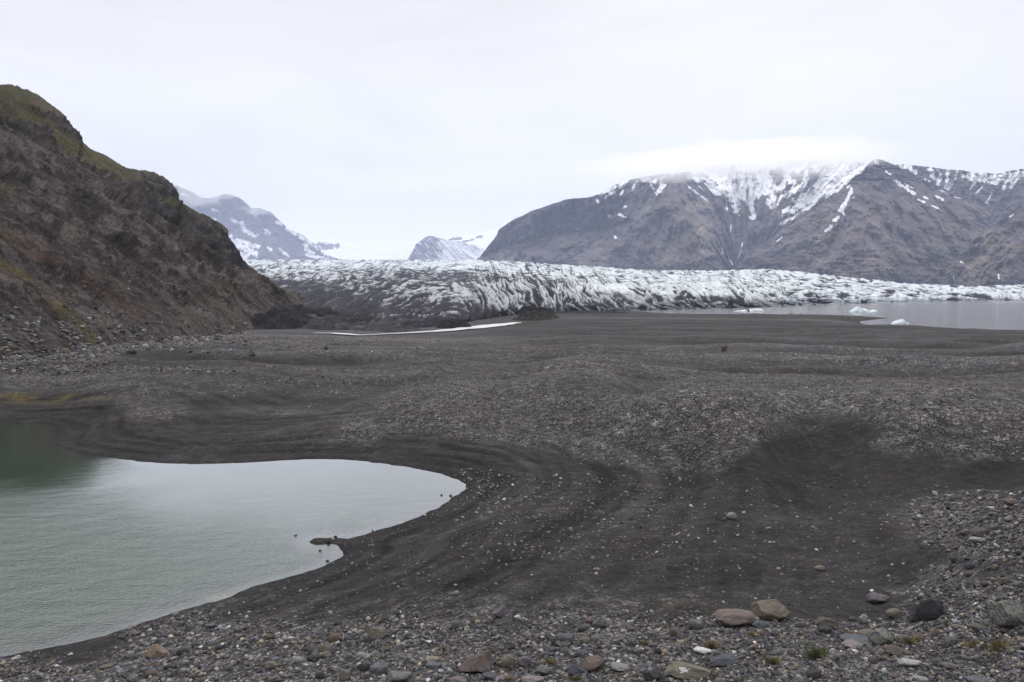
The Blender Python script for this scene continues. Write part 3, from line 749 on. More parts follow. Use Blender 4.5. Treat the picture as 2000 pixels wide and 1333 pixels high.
    def relB(PX, PY, t):
        g = gulB(PX, PY)
        spine = -260 * np.exp(-((PX - prof(PY, [(311, 1712), (400, 1690), (540, 1700)])) / 60) ** 2)
        crest = 70 * ridged(PX / 30, PY / 7, 3, 356) * sstep(372, 340, PY)
        lowband = 30 * ridged(PX / 70, PY / 9, 3, 358) * sstep(480, 500, PY)
        fl = 900 * (np.abs(PX - 1705) / 200) ** 1.5
        return spine + 200 * g * sstep(340, 470, PY) - crest - lowband + 110 * fbm((PX - PY) / 40, (PY + .4 * PX) / 40, 5, 360, .55) + .35 * fl
    def colB(PX, PY, t):
        g = gulB(PX, PY)
        c = np.broadcast_to(GREY * 1.02, PX.shape + (3,)).copy()
        c = mixc(c, TAN, sstep(-.1, .45, fbm(PX / 50, PY / 26, 4, 362) + .15) * sstep(380, 430, PY) * .65)
        c = mixc(c, (.125, .098, .05), sstep(.08, .4, fbm(PX / 40, PY / 8, 4, 364)) * sstep(485, 505, PY) * (1 - sstep(525, 540, PY)) * .6)
        c = mixc(c, DARK, sstep(535, 548, PY) * .6)
        c = mixc(c, DARK, sstep(365, 345, PY) * .45)
        c = mixc(c, DARK * .8, crags(PX, PY, 4, 371, 70, 11) * .38 * sstep(470, 500, PY))
        c = mixc(c, DARK * .85, crags(PX, PY, 84, 375, 46, 17) * .40 * sstep(415, 440, PY) * (1 - sstep(470, 490, PY)))
        c = mixc(c, DARK * .8, crags(PX, PY, 25, 377, 40, 9) * .6 * sstep(375, 350, PY))
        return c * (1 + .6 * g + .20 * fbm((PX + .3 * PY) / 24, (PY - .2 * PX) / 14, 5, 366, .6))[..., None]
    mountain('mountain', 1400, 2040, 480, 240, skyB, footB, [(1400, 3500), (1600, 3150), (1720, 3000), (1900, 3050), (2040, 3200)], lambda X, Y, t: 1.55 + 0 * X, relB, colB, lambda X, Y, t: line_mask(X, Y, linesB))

    # -- slope coming in from the right
    skyD = [(1780, 566), (1840, 528), (1880, 496), (1900, 470), (1930, 448), (1960, 428), (1985, 406), (2000, 392), (2050, 360), (2120, 330), (2400, 300)]
    footD = [(1780, 574), (1900, 582), (2000, 584), (2400, 590)]
    def gulD(PX, PY): return fbm((PX + .75 * (PY - 400)) / 44, (PY - .2 * PX) / 80, 5, 370, .5)
    linesD = [([(1876, 512), (1882, 514)], 1.1), ([(1905, 480), (1911, 476)], 1.1), ([(1972, 424), (1980, 419)], 1.2), ([(1950, 536), (1951, 545)], 1), ([(1862, 540), (1864, 550)], 1), ([(1916, 470), (1914, 478)], .8)]
    def colD(PX, PY, t):
        c = np.broadcast_to(GREY, PX.shape + (3,)).copy()
        c = mixc(c, TAN, sstep(-.2, .35, fbm(PX / 60, PY / 30, 4, 372) + .12) * .75)
        c = mixc(c, DARK, np.exp(-((PX - prof(PY, [(440, 1900), (500, 1880), (570, 1850)])) / 26) ** 2) * .5)
        c = mixc(c, DARK, sstep(535, 548, PY) * .5)
        c = mixc(c, DARK * .8, crags(PX, PY, -22, 379, 70, 13) * .32)
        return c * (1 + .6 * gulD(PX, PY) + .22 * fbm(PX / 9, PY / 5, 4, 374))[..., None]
    mountain('mountain', 1780, 2400, 360, 190, skyD, footD, [(1780, 3000), (1900, 2650), (2400, 2300)], lambda X, Y, t: 1.5 + 0 * X,
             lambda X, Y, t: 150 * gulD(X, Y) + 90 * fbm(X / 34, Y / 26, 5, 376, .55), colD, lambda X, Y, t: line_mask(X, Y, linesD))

    # -- far mountain behind the left hillside
    skyE = [(240, 345), (300, 352), (345, 363), (372, 374), (392, 386), (412, 388), (430, 382), (440, 379), (452, 381), (468, 387), (484, 400), (492, 407), (510, 408), (530, 415), (545, 431), (562, 446), (580, 455), (592, 459), (606, 471), (622, 482), (636, 496), (660, 506), (700, 510)]
    linesE = [([(472, 434), (478, 450), (500, 462)], 3.4), ([(450, 466), (470, 482), (500, 497)], 5), ([(462, 468), (490, 478), (504, 482)], 3.5), ([(490, 408), (498, 420)], 4), ([(452, 428), (462, 434)], 2.5), ([(546, 486), (562, 500)], 2.2), ([(520, 452), (526, 456)], 3), ([(562, 448), (580, 458)], 3.5), ([(585, 458), (604, 474), (618, 486)], 4), ([(596, 480), (612, 500)], 4.5),
              ([(416, 410), (424, 412)], 2.4), ([(355, 380), (366, 382)], 2.4), ([(540, 434), (550, 440)], 2), ([(524, 484), (530, 488)], 2), ([(600, 500), (640, 505)], 3), ([(412, 425), (420, 429)], 2), ([(480, 500), (450, 496)], 5), ([(630, 492), (650, 502)], 3)]
    def gulE(PX, PY):
        ph, r = fan(PX, PY, 440, 360); return fbm(ph * 8 + .3 * fbm(PX / 25, PY / 25, 2, 379), r / 50, 5, 380, .55)
    mountain('mountain', 240, 700, 330, 150, skyE, [(240, 515), (700, 515)], [(240, 10500), (700, 12000)], lambda X, Y, t: np.where(Y < prof(X, [(240, 430), (440, 425), (520, 440), (620, 490)]), .45, 1.6),
             lambda X, Y, t: 330 * gulE(X, Y) + 130 * fbm(X / 13, Y / 11, 5, 382, .6) - 90 * ridged(X / 10, Y / 60, 3, 384) * (Y < 440),
             lambda X, Y, t: mixc(np.broadcast_to(GREY * .95, X.shape + (3,)).copy(), (.12, .09, .075), sstep(0, .4, fbm(X / 18, Y / 26, 3, 386)) * .6) * (1 + .5 * gulE(X, Y))[..., None],
             lambda X, Y, t: line_mask(X, Y, linesE))
    # -- rocky peak standing in the ice field
    skyF = [(796, 508), (806, 490), (812, 478), (820, 472), (830, 464), (842, 461), (852, 464), (866, 466), (880, 470), (896, 471), (912, 476), (930, 480), (945, 486), (960, 500), (975, 508)]
    mountain('mountain', 796, 975, 200, 90, skyF, [(796, 512), (975, 512)], [(796, 13000), (975, 13000)], lambda X, Y, t: 1.3 + 0 * X,
             lambda X, Y, t: 240 * fbm((X - Y) / 9, Y / 30, 4, 390) + 60 * fbm(X / 5, Y / 4, 4, 392),
             lambda X, Y, t: GREY * (1 + .4 * fbm(X / 6, Y / 6, 3, 394))[..., None],
             lambda X, Y, t: np.clip(.30 + .9 * sstep(840, 895, X) + 1.0 * fbm((X - 1.3 * Y) / 7, (Y + X) / 24, 4, 396) - .4 * np.exp(-((X - 915) / 22) ** 2 - ((Y - 482) / 6) ** 2), 0, 1))
    # -- ice field at the head of the valley
    skyG = [(520, 466), (600, 470), (640, 471), (680, 474), (720, 476), (760, 474), (800, 472), (850, 466), (900, 462), (940, 455), (970, 446), (1000, 430), (1060, 420)]
    rocks = [([(622, 478), (640, 482), (660, 481)], 3.5), ([(632, 486), (650, 484)], 2.5), ([(880, 468), (900, 466)], 2), ([(932, 464), (940, 462)], 2), ([(905, 472), (925, 468)], 1.5)]
    mountain('snowfield', 520, 1060, 300, 70, skyG, [(520, 514), (1060, 514)], [(520, 13600), (1060, 13600)], lambda X, Y, t: 3.0 + 0 * X,
             lambda X, Y, t: 90 * fbm(X / 24, Y / 9, 5, 400, .5) + 12 * ridged(X / 9, Y / 4, 3, 402),
             lambda X, Y, t: np.broadcast_to(GREY, X.shape + (3,)).copy(), lambda X, Y, t: 1 - 1.1 * line_mask(X, Y, rocks))

# ------------------------------------------------------------------ glacier
def make_glacier():
    px = np.linspace(440, 2350, 1500); n = 250
    foot = prof(px, [(440, 634), (480, 638), (560, 647), (640, 650), (700, 651), (800, 646), (870, 641), (920, 632), (1000, 619), (1040, 613), (1100, 613), (1245, 609), (1300, 607), (1400, 604.5), (1500, 601), (1600, 596.5), (1700, 593.2), (1800, 590.6), (1900, 588.6), (2000, 587.4), (2350, 585)])
    foot = foot + .9 * fbm(px / 30, px * 0, 3, 410)
    top = prof(px, [(440, 506), (600, 508), (800, 507), (940, 508), (1000, 510), (1100, 517), (1200, 523.5), (1250, 527), (1300, 528), (1400, 529), (1440, 527), (1490, 525), (1560, 531), (1650, 541), (1780, 554), (1900, 559), (2000, 556), (2350, 548)])
    t = (np.linspace(0, 1, n) ** .9)[:, None]
    PX = np.broadcast_to(px, (n, len(px))); PY = foot + (top - foot) * t
    a, s = ray(PX, PY); _, s0 = ray(px, foot)
    d0 = (-.6 - EYE) / s0
    d0 = np.minimum(d0, 1700)
    d1 = prof(px, [(440, 4600), (900, 4500), (1000, 3900), (1250, 2700), (1600, 2300), (2350, 2150)])
    pw = prof(px, [(440, 1.7), (900, 2.1), (1050, 2.9), (1500, 3.0), (2350, 2.2)])
    d = d0 * (d1 / d0) ** (t ** pw)
    P = np.stack([a * d, d, EYE + s * d], -1)
    # crevasses: bundles of ridges whose run turns from place to place; weights choose the run of each stretch
    wx = PX + 16 * fbm(PX / 70, PY / 40, 3, 420); wy = PY + 7 * fbm(PX / 60, PY / 30, 3, 423)
    fz = prof(PX, [(440, 1), (2350, 1)]) * lerp(1.15, .62, sstep(.1, .95, t))     # features shrink with distance
    def run(th, seed):
        c_, s_ = math.cos(math.radians(th)), math.sin(math.radians(th))
        A_ = (wx * c_ + wy * s_); B_ = (-wx * s_ + wy * c_)
        r1 = ridged(A_ / 46, B_ / 11, 4, seed, .5); r1f = ridged(A_ / 26, B_ / 5, 4, seed + 31, .5)
        r_ = lerp(r1, r1f, sstep(.35, .9, t + 0 * PX))
        v1 = sstep(.80, .97, 1 - 2.0 * np.abs(pn2(A_ / 58 + .5 * r1, B_ / 12, seed + 9))); v2 = sstep(.78, .97, 1 - 2.0 * np.abs(pn2(A_ / 32 + .4 * r1, B_ / 5.5, seed + 11)))
        st_ = fbm(A_ / 70, B_ / 8, 4, seed + 20, .55)
        return r_, np.maximum(v1, .85 * v2), st_
    runs = [(-24, [(440, 1), (760, 1), (900, .25), (1000, 0)]), (4, [(440, .35), (700, .4), (900, .6), (1000, .2), (1200, .2), (1500, .7), (1700, 1), (2350, 1)]),
            (57, [(850, 0), (980, .9), (1080, 1), (1180, .55), (1260, 0)]), (30, [(1100, 0), (1200, .7), (1420, 1), (1560, .5), (1700, .2), (2350, .1)]), (-52, [(1180, 0), (1300, .35), (1450, .3), (1560, 0)])]
    rel = 0; vein = 0; sk = 0; wt_ = 1e-6
    for i_, (th_, pr_) in enumerate(runs):
        w_ = np.clip(prof(PX, pr_) + .5 * fbm(PX / 90, PY / 30, 2, 427 + i_), 0, 1) ** 1.5
        if i_ == 1: w_ = np.maximum(w_, .9 * sstep(.55, .8, t))
        r_, v_, s_ = run(th_, 430 + 47 * i_); rel = rel + w_ * r_; vein = np.maximum(vein, np.minimum(w_ * 1.6, 1) * v_); sk = sk + w_ * s_; wt_ = wt_ + w_
    rel = rel / wt_; sk = sk / wt_
    bump = fbm(PX / 30, PY / 15, 5, 450, .55)
    front = 1 - sstep(.25, .6, t + 0 * PX)
    left = 1 - sstep(640, 880, PX + 300 * (t - .3))
    du = np.gradient(P, axis=1); dv = np.gradient(P, axis=0)
    nr = np.cross(du, dv); nr /= np.linalg.norm(nr, axis=-1)[..., None] + 1e-9
    nr *= np.sign(nr[..., 2:3] + 1e-6)
    for _ in range(3): nr = (nr + np.roll(nr, 1, 0) + np.roll(nr, -1, 0)) / 3
    nr[..., 2] = np.maximum(nr[..., 2], .45)
    mound = fbm((PX + PY) / 75, PY / 26, 4, 452, .5)
    amp = 1.35 * (d / 550) ** .5 * sstep(0, .08, t) * lerp(1.0, .42, sstep(.25, .7, t)) * (1 - .5 * sstep(.85, 1, t))
    hgt = ((rel - .58) * 3.2 - .9 * vein) * (1 - .35 * left) + .22 * bump + left * (2.0 * mound + .5)
    P = P + nr * (amp * hgt)[..., None]
    P[..., 2] += (d / F) * 2.6 * sstep(.86, .98, t) * (ridged(PX / 15, PY / 9, 3, 482) - .55)
    # dirt
    gx = np.array([(480, .05, 1), (480, .4, 1), (500, .6, .95), (480, .85, .35), (480, .97, 0), (600, .1, 1), (600, .45, 1), (600, .62, .62), (600, .8, .34), (600, .95, .05), (700, .05, 1), (700, .3, .97), (700, .5, .72), (700, .68, .45), (700, .85, .42), (700, .96, .08),
        (800, .05, .96), (800, .2, .8), (800, .4, .6), (800, .6, .45), (800, .8, .5), (800, .96, .1), (900, .05, .85), (900, .25, .62), (900, .5, .46), (900, .75, .52), (900, .96, .08), (1000, .05, .72), (1000, .3, .50), (1000, .6, .42), (1000, .85, .2), (1100, .1, .6), (1100, .35, .45), (1100, .6, .42), (1100, .8, .2),
        (1200, .1, .55), (1200, .35, .50), (1200, .6, .22), (1200, .85, .14), (1300, .08, .52), (1300, .3, .55), (1300, .5, .25), (1300, .8, .15), (1400, .08, .48), (1400, .28, .55), (1400, .45, .2), (1400, .8, .08), (1480, .1, .5), (1500, .3, .26), (1500, .8, .2), (1600, .1, .26), (1600, .5, .22), (1650, .6, .3), (1700, .2, .22), (1800, .5, .22), (1950, .05, .36), (1950, .5, .2), (2200, .5, .2)])
    num = 0; den = 1e-9
    for x_, t_, v_ in gx:
        w = 1 / (((PX - x_) / 90) ** 2 + ((t - t_) / .11) ** 2 + .05) ** 2
        num = num + w * v_; den = den + w
    D = num / den
    streak = 1.15 * (.56 - rel) + .14 * bump + .5 * sk + .40 * vein - .08
    dirt = sstep(-.02, .24, D - .42 + .03 * np.exp(-((PX - 800) / 200) ** 2) + .95 * streak)
    dirt = np.clip(np.maximum(dirt, sstep(.72, .98, D)), 0, 1)
    ice = lerp(np.array([.31, .315, .335]), np.array([.53, .56, .585]), np.clip(sstep(.6, .2, D) + 0 * PX, 0, 1)[..., None])
    blue = sstep(.25, .5, fbm(PX / 30, PY / 8, 3, 470)) * (D < .3)
    ice = mixc(ice, (.60, .72, .76), blue * .45)
    dcol = np.array([.0345, .0345, .0400]) * (1 + .5 * fbm(PX / 20, PY / 7, 4, 474))[..., None]
    dcol = dcol * (.55 + .95 * np.clip(rel * .8 + .5 * mound + .15, 0, 1.4))[..., None]  # relief shading painted into the debris tone: darker creases, lighter faces
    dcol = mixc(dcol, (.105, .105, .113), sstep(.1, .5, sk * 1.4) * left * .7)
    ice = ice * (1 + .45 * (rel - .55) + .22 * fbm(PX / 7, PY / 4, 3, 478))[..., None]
    c = ice * (1 - dirt[..., None] * .985) + dcol * (dirt[..., None] * .985)
    vw = sstep(.3, .75, vein) * np.clip(.46 + 1.4 * D, 0, .97) * sstep(-.35, .15, fbm(PX / 45, PY / 16, 3, 480))
    c = mixc(c, (.026, .026, .029), vw)
    tp = P[-1]; q = tp.copy(); q[:, 0] *= 1.12; q[:, 1] *= 1.12; q[:, 2] -= 12
    q2 = tp.copy(); q2[:, 0] *= 1.2; q2[:, 1] *= 1.2; q2[:, 2] = -3
    f0 = P[0].copy(); f0[:, 2] = -4
    P = np.concatenate([f0[None], P, q[None], q2[None]], 0); c = np.concatenate([c[:1], c, c[-1:], c[-1:]], 0)
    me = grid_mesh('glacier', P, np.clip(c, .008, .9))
    return link('glacier', me, M_GLAC, kind='structure')

def make_moraine():
    """black ice-cored debris heaps between the hillside and the glacier"""
    def heap(cx, base_py, z0, wpx, hpx, dep, seed, c0, rug=.5):
        # an elongated heap standing on the ground, its crest as wide as in the photograph
        p = at_z(cx, base_py, z0); d = p[1]; W = wpx * d / F; H = hpx * d / F
        n = 90; m = 60
        u = np.linspace(-1, 1, n); v = np.linspace(-1, 1, m); U, V = np.meshgrid(u, v)
        prof_ = np.clip(1 - (np.abs(U) ** 2.2 + np.abs(V) ** 2.0), 0, 1) ** .75
        nz = .55 + rug * ridged(U * 2.3 + seed, V * 1.6, 4, seed) + .3 * fbm(U * 5 + seed, V * 4, 4, seed + 2)
        Z = prof_ * nz * H - .8
        X = p[0] + U * W / 2 + .06 * W * fbm(U * 3, V * 3, 3, seed + 5); Y = p[1] + dep * .5 + V * dep
        c = np.array(c0) * (1 + .5 * fbm(U * 7 + seed, V * 6, 4, seed + 7))[..., None]
        return np.stack([X, Y, Z + z0], -1), c
    Vs = []; Cs = []; Fs = []; off = 0
    for a in ((545, 606, 1, 165, 36, 26, 501, (.026, .024, .025), .42), (600, 604, 1, 130, 26, 22, 503, (.040, .037, .037), .5), (530, 640, .6, 150, 44, 20, 505, (.028, .026, .028), .5), (610, 632, .6, 140, 34, 18, 525, (.030, .029, .031), .5), (700, 640, .5, 150, 26, 14, 527, (.036, .035, .038), .5), (560, 628, .8, 170, 34, 20, 507, (.038, .036, .038), .6),
              (650, 640, .5, 150, 26, 16, 509, (.048, .047, .051), .5), (885, 640, .3, 75, 20, 8, 511, (.030, .028, .029), .6), (760, 648, .3, 150, 18, 9, 513, (.058, .058, .063), .4), (480, 600, 2, 90, 44, 26, 515, (.040, .037, .035), .5),
              (1050, 625, .8, 105, 18, 14, 517, (.040, .036, .034), .7), (1150, 612.5, .3, 190, 9, 14, 519, (.034, .033, .035), .4), (1040, 614, .4, 100, 16, 14, 521, (.022, .022, .024), .7), (690, 622, .8, 160, 24, 20, 523, (.050, .049, .054), .6)):
        P, c = heap(*a); n, m, _ = P.shape; idx = np.arange(n * m).reshape(n, m) + off
        q = np.stack([idx[:-1, :-1], idx[:-1, 1:], idx[1:, 1:], idx[1:, :-1]], -1).reshape(-1, 4)
        Vs.append(P.reshape(-1, 3)); Cs.append(c.reshape(-1, 3)); Fs.append(q); off += n * m
    q = np.concatenate(Fs)
    me = raw_mesh('moraine', np.concatenate(Vs), q.ravel(), np.full(len(q), 4), np.clip(np.concatenate(Cs), .01, 1))
    link('moraine', me, M_HILL, kind='structure')

# ------------------------------------------------------------------ stones
def ico(sub):
    bm = bmesh.new(); bmesh.ops.create_icosphere(bm, subdivisions=sub, radius=1)
    V = np.array([v.co[:] for v in bm.verts]); Fc = np.array([[v.index for v in f.verts] for f in bm.faces]); bm.free()
    return V, Fc

ICO1 = ico(1); ICO2 = ico(2); ICO4 = ico(4)

def stone_shape(kind, seed, base=ICO4):
    V, Fc = base; r = np.random.default_rng(seed); V = V.copy()
    if kind == 'round': cuts = 4; lo, hi = .74, .95; amp = .15
    elif kind == 'flat': cuts = 7; lo, hi = .55, .85; amp = .14
    elif kind == 'dome': cuts = 7; lo, hi = .60, .90; amp = .16
    elif kind == 'wedge': cuts = 9; lo, hi = .40, .74; amp = .13
    else: cuts = 13; lo, hi = .42, .76; amp = .14
    if kind == 'flat':
        k = V @ np.array([.10, .05, .99]) - .30; m = k > 0; V[m] -= np.outer(k[m] * .8, [.10, .05, .99])
    for _ in range(cuts):
        n = r.normal(size=3); n[2] = abs(n[2]) * .8 + (.05 if kind != 'flat' else .3); n /= np.linalg.norm(n)
        h = r.uniform(lo, hi); k = V @ n - h; m = k > 0
        V[m] -= np.outer(k[m] * .93, n)
    o = r.uniform(0, 50, 3)
    nrm = V / np.linalg.norm(V, axis=1)[:, None]
    V += nrm * (amp * (pn3(V * 1.2 + o) + .45 * pn3(V * 2.9 + o, 2) + .22 * pn3(V * 7 + o, 3)))[:, None]
    if kind == 'wedge': V[:, 2] *= 1 + .55 * V[:, 0]
    V -= (V.max(0) + V.min(0)) / 2; V /= (V.max(0) - V.min(0)) / 2
    return V, Fc

def stone_mesh(kind, seed, base=ICO4):
    V, Fc = stone_shape(kind, seed, base)
    return raw_mesh(kind + '_stone', V, Fc.ravel(), np.full(len(Fc), 3))

SC = {'grey': (.118, .117, .122), 'bluegrey': (.100, .106, .122), 'darkgrey': (.062, .062, .066), 'black': (.040, .040, .045), 'pale': (.27, .265, .26), 'white': (.60, .60, .58),
      'tan': (.185, .160, .130), 'ochre': (.165, .130, .098), 'reddish': (.138, .108, .097), 'brown': (.102, .085, .075), 'olive': (.135, .125, .100), 'purple': (.115, .102, .110), 'orange': (.225, .172, .132), 'pink': (.172, .148, .143)}
WORD = {'grey': 'grey', 'bluegrey': 'blue-grey', 'darkgrey': 'dark grey', 'black': 'black', 'pale': 'pale grey', 'white': 'white', 'tan': 'tan', 'ochre': 'ochre', 'reddish': 'reddish', 'brown': 'brown', 'olive': 'olive grey', 'purple': 'purplish', 'orange': 'orange-tan', 'pink': 'pinkish'}
SM = {k: mat_stone(k + '_stone', v) for k, v in SC.items()}
SM['lichen'] = mat_stone('lichen_stone', (.10, .10, .10), .1, ((.20, .22, .17), 5.5, .50))
SM['spot'] = mat_stone('white_lichen_spot', (.66, .66, .64), .05)
SM['greenlichen'] = mat_stone('pale_lichened_stone', (.14, .14, .135), .1, ((.24, .26, .22), 3.0, .52))
PROTO = {}
def proto(kind, i):
    k = (kind, i)
    if k not in PROTO:
        me = stone_mesh(kind, 900 + i * 7 + len(kind)); me.materials.append(SM['grey']); PROTO[k] = me
    return PROTO[k]

